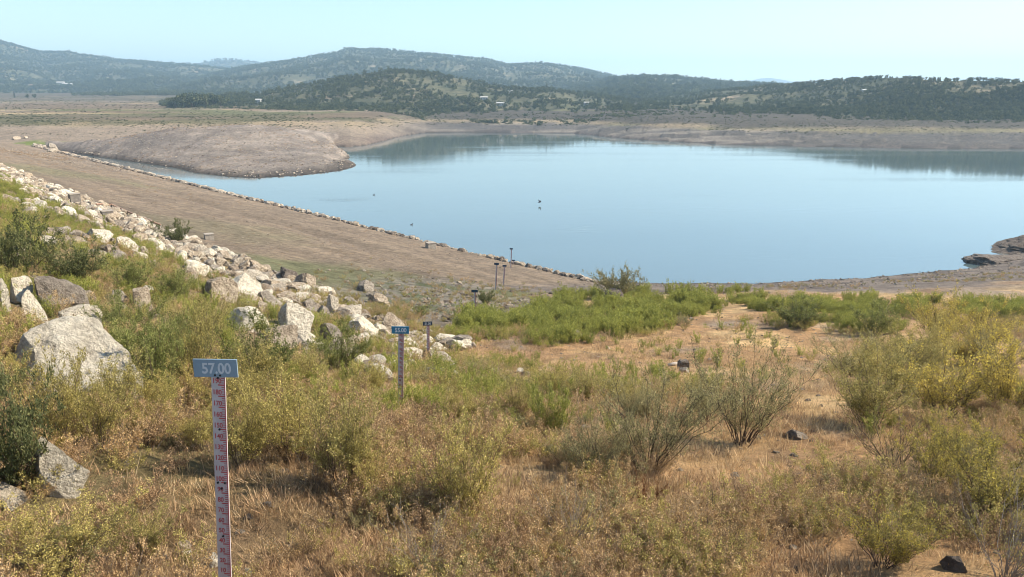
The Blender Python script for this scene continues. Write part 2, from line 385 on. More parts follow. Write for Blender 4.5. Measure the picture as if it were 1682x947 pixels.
fr = lerp(fr, scrub, smooth(64, 78, e_ + 12 * fy)); fr = lerp(fr, np.array([.12, .10, .09]), smooth(9, .5, e_ + 6 * fy))
fc = lerp(pl, fr, w_)
isF = (zf >= zn) & (zf >= zm); isM = (zm > zn) & (zm > zf)
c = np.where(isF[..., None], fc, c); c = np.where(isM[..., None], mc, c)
c = np.where((GZ < .12)[..., None], c * .45, c)
c = np.clip(c, .01, .9)
ii = np.arange(na * nr).reshape(nr, na)
Q = np.stack([ii[:-1, :-1], ii[:-1, 1:], ii[1:, 1:], ii[1:, :-1]], -1).reshape(-1, 4)
g = obj('ground', fast_mesh('ground', np.stack([GX, GYY, GZ], -1).reshape(-1, 3), Q, c.reshape(-1, 3), True), GM)
tag(g, 'dry sloping ground with bare dam face, gravel beaches and far shore', 'ground', kind='structure')
# ground continues behind the viewer
bx = np.linspace(-150, 150, 31); by = np.linspace(-120, -2.2, 25); BX, BY = np.meshgrid(bx, by)
BZ = zt(BX, BY) - .25
jj = np.arange(BX.size).reshape(BX.shape)
Qb = np.stack([jj[:-1, :-1], jj[:-1, 1:], jj[1:, 1:], jj[1:, :-1]], -1).reshape(-1, 4)
g2 = obj('dam_crest', fast_mesh('dam_crest', np.stack([BX, BY, BZ], -1).reshape(-1, 3), Qb, np.broadcast_to(np.array([.33, .27, .2]), (BX.size, 3)), True), GM)
tag(g2, 'flat dusty ground of the dam crest', 'ground', kind='structure')

# ------------------------------------------------------------------ water
def onwater(px, py): Y = float(Y_on(py)); return float(X_at(px, Y)), Y
pa = onwater(628, 323); pb = onwater(1018, 368); pc_ = onwater(1185, 316); pd = onwater(672, 341)
mat_water.patches = [(pa[0], pa[1], 11, 5, .1), (pb[0], pb[1], 4.5, 3.2, -.9), (pc_[0], pc_[1], 10, 2, 0), (pd[0], pd[1], 6, 1.2, 0)]
wv = np.array([(-420, 55, 0), (520, 55, 0), (520, 520, 0), (-420, 520, 0)])
wat = obj('lake_water', fast_mesh('lake_water', wv, np.array([[0, 1, 2, 3]])), mat_water())
tag(wat, 'calm pale blue reservoir water reflecting the hills', 'water', kind='structure')

# ------------------------------------------------------------------ hills
def mat_hill():
    m, nt, b = newmat('hill_scrub')
    n1 = noise(nt, .02, 7, .65); n2 = noise(nt, .12, 6, .7)
    c = ramp(nt, n1.outputs[0], [(.32, (.06, .068, .04)), (.58, (.115, .108, .066)), (.68, (.29, .23, .155))])
    c = mixc(nt, 'MULTIPLY', .8, c, ramp(nt, n2.outputs[0], [(.3, (.4, .42, .4)), (.5, (1, 1, 1)), (.7, (1.7, 1.6, 1.45))]))
    nt.links.new(c, b.inputs['Base Color']); b.inputs['Roughness'].default_value = 1; b.inputs['Specular IOR Level'].default_value = .05
    bump(nt, b, n2.outputs[0], .6, 2.0)
    return m
HM = mat_hill()
class Hill:
    def __init__(s, name, label, crest, Y0, Y1, Y2, low, amp, seed, p=1.0):
        s.cx = np.array([q[0] for q in crest], float); s.cy = np.array([q[1] for q in crest], float)
        s.Y0, s.Y1, s.Y2, s.low, s.amp, s.seed, s.p, s.name, s.label = Y0, Y1, Y2, low, amp, seed, p, name, label
    def y0(s, px): return np.interp(px, *s.Y0) if isinstance(s.Y0, tuple) else s.Y0 + 0 * px
    def pos(s, px, t):
        """px: column of the view, t: 0 foot, 1 crest, >1 back slope"""
        px = np.asarray(px, float); t = np.asarray(t, float)
        Ya = s.y0(px); Yb = np.interp(px, *s.Y1) if isinstance(s.Y1, tuple) else s.Y1
        Y = np.where(t <= 1, Ya + (Yb - Ya) * t, Yb + (s.Y2 - Yb) * (t - 1))
        X = (px - CX) / FPX * (.968 * Y)
        zc = z_at(np.interp(px, s.cx, s.cy), Yb) - s.low
        zb = np.where(Ya < 1500, zt(X, Ya) - 2.5, 12)
        zb = np.minimum(zb, zc - 1)
        tt = np.clip(t, 0, 1); k = tt ** s.p; k = k * .72 + .28 * smooth(0, 1, tt)
        n = fbm(X / s.amp / 6, Y / s.amp / 6, 4, s.seed) * s.amp * np.sin(np.clip(t, 0, 1) * math.pi) ** .8
        z = zb + (zc - zb) * k + n * np.clip((zc - zb) / (s.amp * 3), 0, 1)
        z = np.where(t > 1, zc + (zb - 6 - zc) * smooth(0, 1, t - 1), z)
        return np.stack([X, Y, z], -1)
    def build(s):
        px = np.linspace(s.cx[0], s.cx[-1], max(60, int((s.cx[-1] - s.cx[0]) / 7)))
        t = np.concatenate([np.linspace(0, 1, 50), np.linspace(1.08, 2, 10)])
        PX, TT = np.meshgrid(px, t); V = s.pos(PX, TT)
        i = np.arange(PX.size).reshape(PX.shape)
        q = np.stack([i[:-1, :-1], i[:-1, 1:], i[1:, 1:], i[1:, :-1]], -1).reshape(-1, 4)
        o = obj(s.name, fast_mesh(s.name, V.reshape(-1, 3), q, smoothf=True), HM)
        tag(o, s.label, 'hill', kind='structure'); return o
HA = Hill('near_hill', 'low dark wooded hill behind the far shore', [(255, 166), (330, 153), (430, 147), (520, 131), (580, 118), (640, 109), (700, 113), (770, 126), (830, 138), (900, 141), (960, 149), (1030, 158), (1100, 166), (1180, 178), (1280, 194)],
          ([200, 420, 700, 900, 1200], [640, 560, 500, 478, 470]), 800, 1150, 3.5, 6, 71, 1.15)
HC = Hill('right_ridge', 'long wooded ridge on the right above the far shore', [(880, 190), (960, 172), (1050, 159), (1150, 147), (1240, 137), (1330, 130), (1420, 122), (1480, 120), (1540, 125), (1600, 124), (1682, 126), (1900, 118), (2400, 130)],
          ([880, 1000, 1200, 1400, 1600, 1700, 2400], [500, 482, 440, 402, 392, 392, 400]), ([1000, 1250, 1500, 1700, 2400], [950, 800, 580, 490, 490]), 1350, 3.2, 6, 73, 1.1)
HD = Hill('middle_ridge', 'hazy wooded ridge behind the right ridge', [(780, 166), (900, 152), (960, 137), (1010, 127), (1060, 123), (1110, 126), (1160, 132), (1240, 137), (1320, 140), (1500, 160)], 900, 1500, 2000, 4, 11, 75, 1.0)
HB = Hill('main_mountain', 'broad blue mountain with the highest rounded top in the centre', [(100, 160), (200, 142), (330, 123), (420, 106), (480, 98.5), (540, 86.5), (575, 78), (640, 80), (720, 88), (800, 96), (830, 104), (900, 104), (960, 113), (1010, 124), (1080, 142), (1200, 158)], 1150, 2300, 3200, 4, 26, 77, 1.0)
HE = Hill('left_mountain', 'hazy blue mountain range rising at the left edge', [(-700, 30), (-300, 10), (-150, 25), (0, 60), (40, 73), (80, 85), (120, 84), (140, 89), (200, 97), (260, 101), (300, 103), (380, 112), (430, 128), (520, 150)], 1450, 2700, 3800, 4, 34, 79, 1.0)
HF = Hill('back_ridge', 'pale far ridge between the left range and main mountain', [(200, 135), (300, 107), (360, 98), (390, 97), (430, 104), (480, 114), (600, 140)], 3300, 4300, 5200, 3, 40, 81)
HG = Hill('distant_peak', 'very faint distant peak above the right ridge', [(1150, 152), (1225, 134), (1245, 128.5), (1262, 127.5), (1285, 131), (1350, 142), (1420, 156)], 5600, 6800, 8000, 0, 50, 83)
for h in (HA, HC, HD, HB, HE, HF, HG): h.build()

# ------------------------------------------------------------------ foliage builders
def leaf_quads(P, D, L, Wd, rg, droop=0):
    """P base, D unit direction, L length, Wd width -> diamond leaves, two triangles each"""
    n = len(P); rnd = nrm(rg.normal(size=(n, 3))); S = nrm(np.cross(D, rnd))
    L = np.broadcast_to(L, (n,))[:, None]; Wd = np.broadcast_to(Wd, (n,))[:, None]
    M = P + D * L * .5
    V = np.stack([P, M + S * Wd * .5, P + D * L, M - S * Wd * .5], 1).reshape(-1, 3)
    return V, np.arange(n * 4).reshape(n, 4)
def shrub_meshes(name, seed, H=1.5, spread=.55, nst=16, nbr=9, leaves=9000, ll=.045, lw=.016, start=.2, bend=.3, sr=.008, upright=.5, base=.12, leafcol=(.5, .22), bare=False, mat_s=None, mat_l=None, cl=1.0):
    rg = np.random.default_rng(seed)
    th = rg.uniform(0, 2 * math.pi, nst); tilt = spread * rg.uniform(.05, 1, nst) ** .7
    ln = H * rg.uniform(.6, 1.05, nst) / np.cos(np.minimum(tilt, 1.0)) ** .5
    K = 7; t = np.linspace(0, 1, K)
    d0 = np.stack([np.cos(th) * np.sin(tilt), np.sin(th) * np.sin(tilt), np.cos(tilt)], -1)
    b0 = np.stack([np.cos(th), np.sin(th), 0 * th], -1) * base * rg.uniform(.1, 1, nst)[:, None]
    wob = rg.normal(size=(nst, 1, 3)) * bend * .25 * (t ** 2)[None, :, None] + rg.normal(size=(nst, K, 3)) * .018
    S = b0[:, None] + d0[:, None] * (t[None, :, None] * ln[:, None, None]) + wob * ln[:, None, None]
    S[:, 0, 2] = -.06
    rad = sr * (1 - .82 * t)[None] * rg.uniform(.7, 1.2, nst)[:, None]
    # branches
    nb = nst * nbr; si = np.repeat(np.arange(nst), nbr); u = rg.uniform(start, .98, nb)
    f = u * (K - 1); k0 = np.minimum(f.astype(int), K - 2); fr = (f - k0)[:, None]
    B0 = S[si, k0] * (1 - fr) + S[si, k0 + 1] * fr; Dm = nrm(S[si, k0 + 1] - S[si, k0])
    rd = nrm(rg.normal(size=(nb, 3))); D = nrm(Dm * upright + rd * (1 - upright * .5) + np.array([0, 0, .35]))
    bl = H * rg.uniform(.1, .3, nb) * (1.15 - u * .6) * cl
    tb = np.linspace(0, 1, 4)
    BP = B0[:, None] + D[:, None] * (tb[None, :, None] * bl[:, None, None]) + np.array([0, 0, 1.]) * (tb ** 2)[None, :, None] * bl[:, None, None] * .2 + rg.normal(size=(nb, 4, 3)) * .01
    BP[:, 0] = B0
    v1, (q1, t1) = tubes(S, rad, 4, True)
    v2, (q2, t2) = tubes(BP, np.broadcast_to(sr * .35 * (1 - .7 * tb), (nb, 4)), 3, True)
    n1 = len(v1)
    sm = fast_mesh(name + '_stems', np.concatenate([v1, v2]), [np.concatenate([q1, q2 + n1]), np.concatenate([t1, t2 + n1])])
    sm.materials.append(mat_s)
    # leaves
    m = leaves; bi = rg.integers(0, nb, m); w = rg.uniform(.05, 1, m); f = w * 3; k0 = np.minimum(f.astype(int), 2); fr = (f - k0)[:, None]
    P = BP[bi, k0] * (1 - fr) + BP[bi, k0 + 1] * fr + rg.normal(size=(m, 3)) * .02
    D = nrm(nrm(BP[bi, 3] - BP[bi, 0]) * .6 + rg.normal(size=(m, 3)) * .55 + np.array([0, 0, .25]))
    V, F = leaf_quads(P, D, ll * rg.uniform(.5, 1.3, m), lw * rg.uniform(.6, 1.3, m), rg)
    tone = np.clip(rg.normal(leafcol[0], leafcol[1], m) + (rg.uniform(-.2, .2, nb))[bi], 0, 1)
    lm = fast_mesh(name + '_leaves', V, F, np.repeat(np.stack([tone] * 3, -1), 4, 0))
    lm.materials.append(mat_l)
    return sm, lm
def merged(name, sm, lm):
    """one mesh of stems and leaves for the uncountable undergrowth"""
    o = []
    for me in (sm, lm):
        v = np.empty(len(me.vertices) * 3, np.float32); me.vertices.foreach_get('co', v)
        o.append(v.reshape(-1, 3))
    return o
def scatter(name, P, rot, scl, idx, variants, label, cat):
    """one uncountable mass: real meshes set on points by geometry nodes"""
    me = bpy.data.meshes.new(name); P = np.asarray(P, np.float32)
    me.vertices.add(len(P)); me.vertices.foreach_set('co', P.ravel())
    me.attributes.new('rot', 'FLOAT_VECTOR', 'POINT').data.foreach_set('vector', np.asarray(rot, np.float32).ravel())
    me.attributes.new('scl', 'FLOAT_VECTOR', 'POINT').data.foreach_set('vector', np.asarray(scl, np.float32).ravel())
    me.attributes.new('idx', 'INT', 'POINT').data.foreach_set('value', np.asarray(idx, np.int32))
    o = bpy.data.objects.new(name, me); COL.objects.link(o)
    src = bpy.data.collections.new(name + '_source')
    for k, vm in enumerate(variants):
        src.objects.link(bpy.data.objects.new('%s_source_%02d' % (name, k), vm))
    gt = bpy.data.node_groups.new(name + '_nodes', 'GeometryNodeTree')
    gt.interface.new_socket('Geometry', in_out='INPUT', socket_type='NodeSocketGeometry')
    gt.interface.new_socket('Geometry', in_out='OUTPUT', socket_type='NodeSocketGeometry')
    gi = gt.nodes.new('NodeGroupInput'); go = gt.nodes.new('NodeGroupOutput')
    ci = gt.nodes.new('GeometryNodeCollectionInfo'); ci.inputs[0].default_value = src
    ci.inputs['Separate Children'].default_value = True; ci.inputs['Reset Children'].default_value = True
    ip = gt.nodes.new('GeometryNodeInstanceOnPoints'); ip.inputs['Pick Instance'].default_value = True
    def na_(nm, ty):
        n = gt.nodes.new('GeometryNodeInputNamedAttribute'); n.data_type = ty; n.inputs['Name'].default_value = nm; return n.outputs[0]
    L = gt.links.new
    L(gi.outputs[0], ip.inputs['Points']); L(ci.outputs[0], ip.inputs['Instance'])
    L(na_('idx', 'INT'), ip.inputs['Instance Index']); L(na_('rot', 'FLOAT_VECTOR'), ip.inputs['Rotation']); L(na_('scl', 'FLOAT_VECTOR'), ip.inputs['Scale'])
    L(ip.outputs[0], go.inputs[0])
    md = o.modifiers.new('scatter', 'NODES'); md.node_group = gt
    return tag(o, label, cat, kind='stuff')
def rots(n, tilt=.12): 
    r = rng.normal(size=(n, 3)) * tilt; r[:, 2] = rng.uniform(0, 6.283, n); return r
def s3(s): return np.repeat(np.asarray(s)[:, None], 3, 1)

# ------------------------------------------------------------------ far woods
LF_tree = mat_leaf('tree_leaves', (.05, .062, .034), (.085, .10, .05), (.135, .148, .075), .15, ((.7, .75, .75), (1.4, 1.3, 1.1)))
BARK = mat_plain('bark', (.10, .075, .055), .95, .3, 3)
def crown(name, seed, H=5.0, Wd=4.6, n=300, lobes=7, leaf=.75, conic=False):
    rg = np.random.default_rng(seed)
    c = rg.normal(size=(lobes, 3)) * np.array([.26, .26, .18]); r = rg.uniform(.2, .34, lobes)
    li = rg.integers(0, lobes, n); d = nrm(rg.normal(size=(n, 3)))
    P = c[li] + d * (r[li] * rg.uniform(.55, 1.05, n))[:, None]
    if conic:
        h = rg.uniform(0, 1, n); a = rg.uniform(0, 6.28, n); q = (1 - h) ** .8 * .42 * rg.uniform(.4, 1, n); P = np.stack([np.cos(a) * q, np.sin(a) * q, h - .5], -1)
    P = P * np.array([Wd, Wd, H]) ; P[:, 2] += H * .62
    P[:, 2] = np.maximum(P[:, 2], .25)
    D = nrm(d + rg.normal(size=(n, 3)) * .6)
    V, F = leaf_quads(P - D * leaf * .5, D, leaf * rg.uniform(.6, 1.3, n), leaf * .8 * rg.uniform(.6, 1.3, n), rg)
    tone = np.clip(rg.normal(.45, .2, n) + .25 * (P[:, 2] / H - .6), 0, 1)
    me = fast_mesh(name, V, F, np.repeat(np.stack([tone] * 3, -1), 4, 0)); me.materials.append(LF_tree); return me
def trunk(name, seed, H=5.0, r=.22):
    rg = np.random.default_rng(seed); mb = MB()
    top = np.array([rg.normal() * .2, rg.normal() * .2, H * .62])
    mb.tube([(0, 0, -.6), (0, 0, H * .2), top * np.array([.6, .6, .75]), top], [r, r * .8, r * .6, r * .3], 6)
    for k in range(4):
        a = rg.uniform(0, 6.28); b = np.array([math.cos(a), math.sin(a), .8]) * H * .22
        p = top * np.array([.5, .5, .55]); mb.tube([p, p + b * .6, p + b], [r * .5, r * .3, r * .12], 5)
    me = mb.mesh(name, True); me.materials.append(BARK); return me
CR = [crown('crown_%d' % k, 300 + k) for k in range(6)]
CRC = [crown('crown_conic_%d' % k, 320 + k, 8.5, 3.6, 340, conic=True, leaf=.8) for k in range(3)]
TR = [trunk('trunk_%d' % k, 340 + k) for k in range(3)]; TRC = [trunk('trunk_tall_%d' % k, 350 + k, 8.5, .25) for k in range(2)]
def wood(name, hill, n, label, px0, px1, tmax=1.04, smin=.6, smax_=1.25, thr=-.25, sc=1.0, seed=0, tmin=.0):
    px = rng.uniform(px0, px1, n * 2); t = rng.uniform(tmin, tmax, n * 2)
    P = hill.pos(px, t)
    d = fbm(P[:, 0] / 60 / sc, P[:, 1] / 60 / sc, 4, 90 + seed) + rng.normal(size=len(px)) * .22
    k = (d > thr); P = P[k][:n]
    m = len(P); s = sc * rng.uniform(smin, smax_, m)
    P[:, 2] -= .3 * s
    V3 = np.stack([s * rng.uniform(.85, 1.2, m), s * rng.uniform(.85, 1.2, m), s * rng.uniform(.8, 1.25, m)], -1)
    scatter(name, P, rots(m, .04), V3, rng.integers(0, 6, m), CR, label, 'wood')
wood('near_hill_wood', HA, 7000, 'dark scattered oaks and pines covering the near hill', 262, 1260, .99, .35, .85, -.2, .9, 1)
wood('right_ridge_wood', HC, 9500, 'thick green wood covering the ridge on the right', 900, 1900, .99, .25, .68, -.22, .9, 2)
wood('middle_ridge_wood', HD, 5000, 'hazy wood covering the ridge behind', 800, 1420, 1.03, .7, 1.3, -.3, 1.2, 3)
wood('main_mountain_wood', HB, 14000, 'blue hazy forest covering the main mountain', 120, 1150, 1.03, .6, 1.2, -.3, 1.2, 4)
wood('left_mountain_wood', HE, 14000, 'blue hazy forest covering the left range', -250, 470, 1.03, .6, 1.2, -.25, 1.3, 5)
wood('back_ridge_wood', HF, 1500, 'very hazy forest on the pale far ridge', 250, 560, 1.02, .7, 1.3, -.3, 2.2, 6)
# bushes dotted over the plain and the far shore, too many and too small to count
bp = []
for (x0, x1, ya, yb, n) in ((-80, 560, 330, 1100, 6000), (560, 1750, 40, 115, 4000), (-80, 520, 360, 470, 2600)):
    px = rng.uniform(x0, x1, n)
    Y = ya * (yb / ya) ** rng.uniform(0, 1, n) if x0 < 500 else np.interp(px, FS_X, FS_Y) + rng.uniform(ya, yb, n)
    X = X_at(px, Y, 10.0); k = fbm(X / 40, Y / 12, 3, 95) + rng.normal(size=n) * .3 > 0
    bp.append(np.stack([X, Y, zt(X, Y)], -1)[k])
bp = np.concatenate(bp); m = len(bp); s = rng.uniform(.04, .14, m) * np.clip(bp[:, 1] / 450, .6, 1.4)
scatter('plain_scrub', bp - np.array([0, 0, .1]), rots(m, .05), np.stack([s * 2.2, s * 1.5, s * .7], -1), rng.integers(0, 6, m), CR, 'low dark scrub dotted over the plain and far shore', 'scrub')

def plant_tree(loc, s, conic, label, group=None, k=0):
    t = thing('pine_tree' if conic else 'oak_tree', loc, label, 'tree', group, rng.uniform(0, 6.28))
    t.scale = (s * rng.uniform(.9, 1.1), s * rng.uniform(.9, 1.1), s * rng.uniform(.9, 1.15))
    obj('trunk', (TRC if conic else TR)[k % 2], None, t); obj('crown', (CRC if conic else CR)[k % (3 if conic else 6)], None, t)
    return t
# grove on the plain at left
for k in range(22):
    px = 276 + k * 4.2 + rng.uniform(-2, 2); Y = rng.uniform(600, 640); X = float(X_at(px, Y, 14)); z = float(zt(X, Y))
    hpx = np.interp(px, [270, 300, 350, 375], [13, 24, 22, 12]) * rng.uniform(.85, 1.1)
    plant_tree((X, Y, z - .2), hpx * Y / FPX / 6.2, False, 'dark green tree in the dense grove at the edge of the plain', 'trees of the dark grove on the plain', k)
for px, py, h, con, lab in ((46, 150, 9, False, 'lone dark tree at the far edge of the plain, left of its twin'), (57, 150, 9, False, 'lone dark tree at the far edge of the plain, right of its twin'),
                      (24, 151, 10, True, 'slim dark tree at the far left edge of the plain')):
    Y = 1000.0; X = float(X_at(px, Y, 20)); z = float(zt(X, Y)); plant_tree((X, Y, z - .2), h * Y / FPX / (9 if con else 6.2), con, lab)
for k, (px, t) in enumerate([(898, .93), (905, .95), (640, 1.0), (600, 1.0), (560, 1.0), (680, 1.0), (720, 1.0)]):
    p = HA.pos(px, t); plant_tree(tuple(p - np.array([0, 0, .2])), rng.uniform(.55, .8), k < 2, ['tall pointed tree, left of the pair on the near hill crest', 'tall pointed tree, right of the pair on the near hill crest'][k] if k < 2 else 'tree standing against the sky line of the near hill', None if k < 2 else 'trees along the near hill crest', k)
for k in range(70):
    px = 1160 + k * 7.6 + rng.uniform(-3, 3); p = HC.pos(px, rng.uniform(.97, 1.0))
    plant_tree(tuple(p - np.array([0, 0, .2])), rng.uniform(.28, .5), False, 'dark tree standing on the sky line of the right ridge', 'trees along the right ridge sky line', k)
for k in range(60):
    px = rng.uniform(440, 1010); p = HA.pos(px, rng.uniform(.02, .22))
    plant_tree(tuple(p - np.array([0, 0, .2])), rng.uniform(.5, .9), False, 'dark oak at the foot of the near wooded hill', 'oaks along the foot of the near hill', k)
for k in range(60):
    px = rng.uniform(1180, 1690); p = HC.pos(px, rng.uniform(.04, .3))
    plant_tree(tuple(p - np.array([0, 0, .2])), rng.uniform(.35, .65), False, 'dark oak on the lower slope of the right ridge', 'oaks on the lower slope of the right ridge', k)

# ------------------------------------------------------------------ far houses
WHITE = mat_plain('white_render', (.42, .40, .37), .8, .1, 1); TILE = mat_plain('roof_tiles', (.42, .26, .18), .85, .2, 1.5); DARKP = mat_plain('window_dark', (.05, .055, .06), .3, .1, 1)
def house(px, hill, t, w, d, h, rz, label, roofm=TILE, group=None):
    p = hill.pos(px, t); o = thing('house', tuple(p), label, 'house', group, rz)
    obj('wall', MB().box((0, 0, h / 2 - 1.5), (w, d, h + 3)).mesh('house_wall'), WHITE, o)
    rv = np.array([(-w/2-.4, -d/2-.4, h), (w/2+.4, -d/2-.4, h), (w/2+.4, d/2+.4, h), (-w/2-.4, d/2+.4, h), (-w/2-.4, 0, h+d*.22), (w/2+.4, 0, h+d*.22)])
    obj('roof', MB().add(rv, [(0, 1, 5, 4), (2, 3, 4, 5), (0, 3, 2, 1)], [(0, 4, 3), (1, 2, 5)]).mesh('house_roof'), roofm, o)
    for k in range(3):
        obj('window', MB().box((-w/3 + k*w/3, -d/2-.02, h*.55), (w*.12, .1, h*.3)).mesh('house_window'), DARKP, o)
house(103, HE, .15, 14, 10, 8, .2, 'tall white house in the village at the foot of the left range', WHITE)
house(110, HE, .14, 12, 9, 5, -.2, 'low white house in the middle of the far village', WHITE)
house(116, HE, .135, 16, 9, 5, .1, 'wide white house at the right end of the far village', WHITE)
house(97, HE, .12, 10, 8, 5, .3, 'small white house at the front of the far village', WHITE)
house(58, HE, .13, 16, 9, 4, 0, 'long low pale house left of the far village')
house(75, HE, .14, 14, 9, 4, .1, 'pale roofed house between the village and the left edge')
house(424, HA, .4, 4, 4, 3, .1, 'tiny white house at the left foot of the near hill', WHITE)
house(795, HA, .5, 6, 4, 2.2, .05, 'white flat farmhouse on the right flank of the near hill', WHITE)
house(822, HA, .46, 6, 4, 1.8, -.1, 'long low pale shed beside the hillside farmhouse', WHITE)
house(838, HA, .78, 4, 4, 3, .2, 'small white house high on the right flank of the hill', WHITE)
house(963, HA, .5, 3.6, 3.2, 2.4, .1, 'small white house above the pale clearing', WHITE)
house(1418, HC, .62, 3.2, 3, 2, .2, 'small pale house alone in the wood of the right ridge', WHITE)

# ------------------------------------------------------------------ rocks
RK = mat_rock('limestone', (.26, .205, .15), (.44, .36, .27), (.60, .51, .40))
RKB = mat_rock('weathered_boulder', (.20, .17, .14), (.38, .33, .27), (.54, .48, .40))
RKD = mat_rock('dark_rock', (.10, .082, .068), (.18, .15, .125), (.28, .235, .195))
RKW = mat_rock('white_limestone', (.56, .49, .385), (.74, .67, .545), (.85, .79, .66))
def ico(n):
    import bmesh
    bm = bmesh.new(); bmesh.ops.create_icosphere(bm, subdivisions=n, radius=1.0)
    v = np.array([q.co[:] for q in bm.verts]); f = np.array([[a.index for a in q.verts] for q in bm.faces]); bm.free(); return v, f
ICO = {n: ico(n) for n in (2, 3, 4, 5)}
def noise3(P, s, f=1.0): 
    return (fbm(P[:, 0] * f + 7, P[:, 1] * f + 3, 4, s) + fbm(P[:, 1] * f + 5, P[:, 2] * f + 11, 4, s + 3) + fbm(P[:, 2] * f + 1, P[:, 0] * f + 17, 4, s + 5)) / 3
def rock_mesh(name, seed, n=3, cuts=13, dims=(1, 1, 1), m=RK, rough=.045, block=None, planes=()):
    rg = np.random.default_rng(seed); V, F = ICO[n]; p_ = rg.uniform(2.2, 4.5) if block is None else block
    V = V / (np.abs(V) ** p_).sum(1, keepdims=True) ** (1 / p_)
    for d_, h in planes:
        d = nrm(np.array(d_, float)); s = V @ d; V = V - np.where(s > h, s - h, 0)[:, None] * d[None]
    for k in range(cuts):
        d = nrm(rg.normal(size=3)); h = rg.uniform(.5, .92)
        s = V @ d; V = V - np.where(s > h, s - h, 0)[:, None] * d[None] * .99
    r = np.linalg.norm(V, axis=1, keepdims=True)
    V = V + V / r * (noise3(V, seed, 1.6) * rough * 2.0 + noise3(V, seed + 9, 4) * rough * 1.5 + noise3(V, seed + 19, 11) * rough * .8)[:, None]
    V = V / np.max(np.abs(V), axis=0) * .5 * np.array(dims)
    me = fast_mesh(name, V, F); me.materials.append(m); return me
def rock(name, px, py, wpx, hpx, m, label, seed, cat='rock', n=4, sink=.25, depth=1.0, rz=None, group=None, tilt=.15, cuts=13):
    """px,py: middle of the foot of the stone in the view"""
    p, d = hit(px, py); w = wpx * d / FPX; h = hpx * d / FPX * 1.05
    me = rock_mesh(name, seed, n, cuts, (w * 1.05, w * depth, h / (1 - sink)), m, .085 if wpx > 100 else .065, 2.6 if wpx > 100 or 'rounded' in label else None, [((.3, -.5, .8), .62)] if wpx > 100 else [((.55, -.6, .55), .3), ((-.9, -.3, .1), .6)] if ('sharp' in label or 'wedge-shaped' in label) else [((.7 + random.uniform(-.2, .2), -.4 + random.uniform(-.2, .1), .6 + random.uniform(-.2, .2)), random.uniform(.45, .65)), ((-.75, -.55 + random.uniform(-.2, .2), .15), random.uniform(.5, .7))])
    o = obj(name, me); o.location = (p[0], p[1] + w * .2 * depth, float(zt(p[0], p[1] + w * .2 * depth)) + h * (.5 - sink) )
    if wpx > 17: ROCKS.append((p[0], p[1], w * (.45 if wpx > 100 else (.45 if wpx > 80 else 1))))
    o.rotation_euler = (random.uniform(-tilt, tilt), random.uniform(-tilt, tilt), (.1 if 'sharp' in label or 'wedge-shaped' in label else random.uniform(-.3, .3)) if rz is None else rz)
    return tag(o, label, cat, group)
ROCKS = []
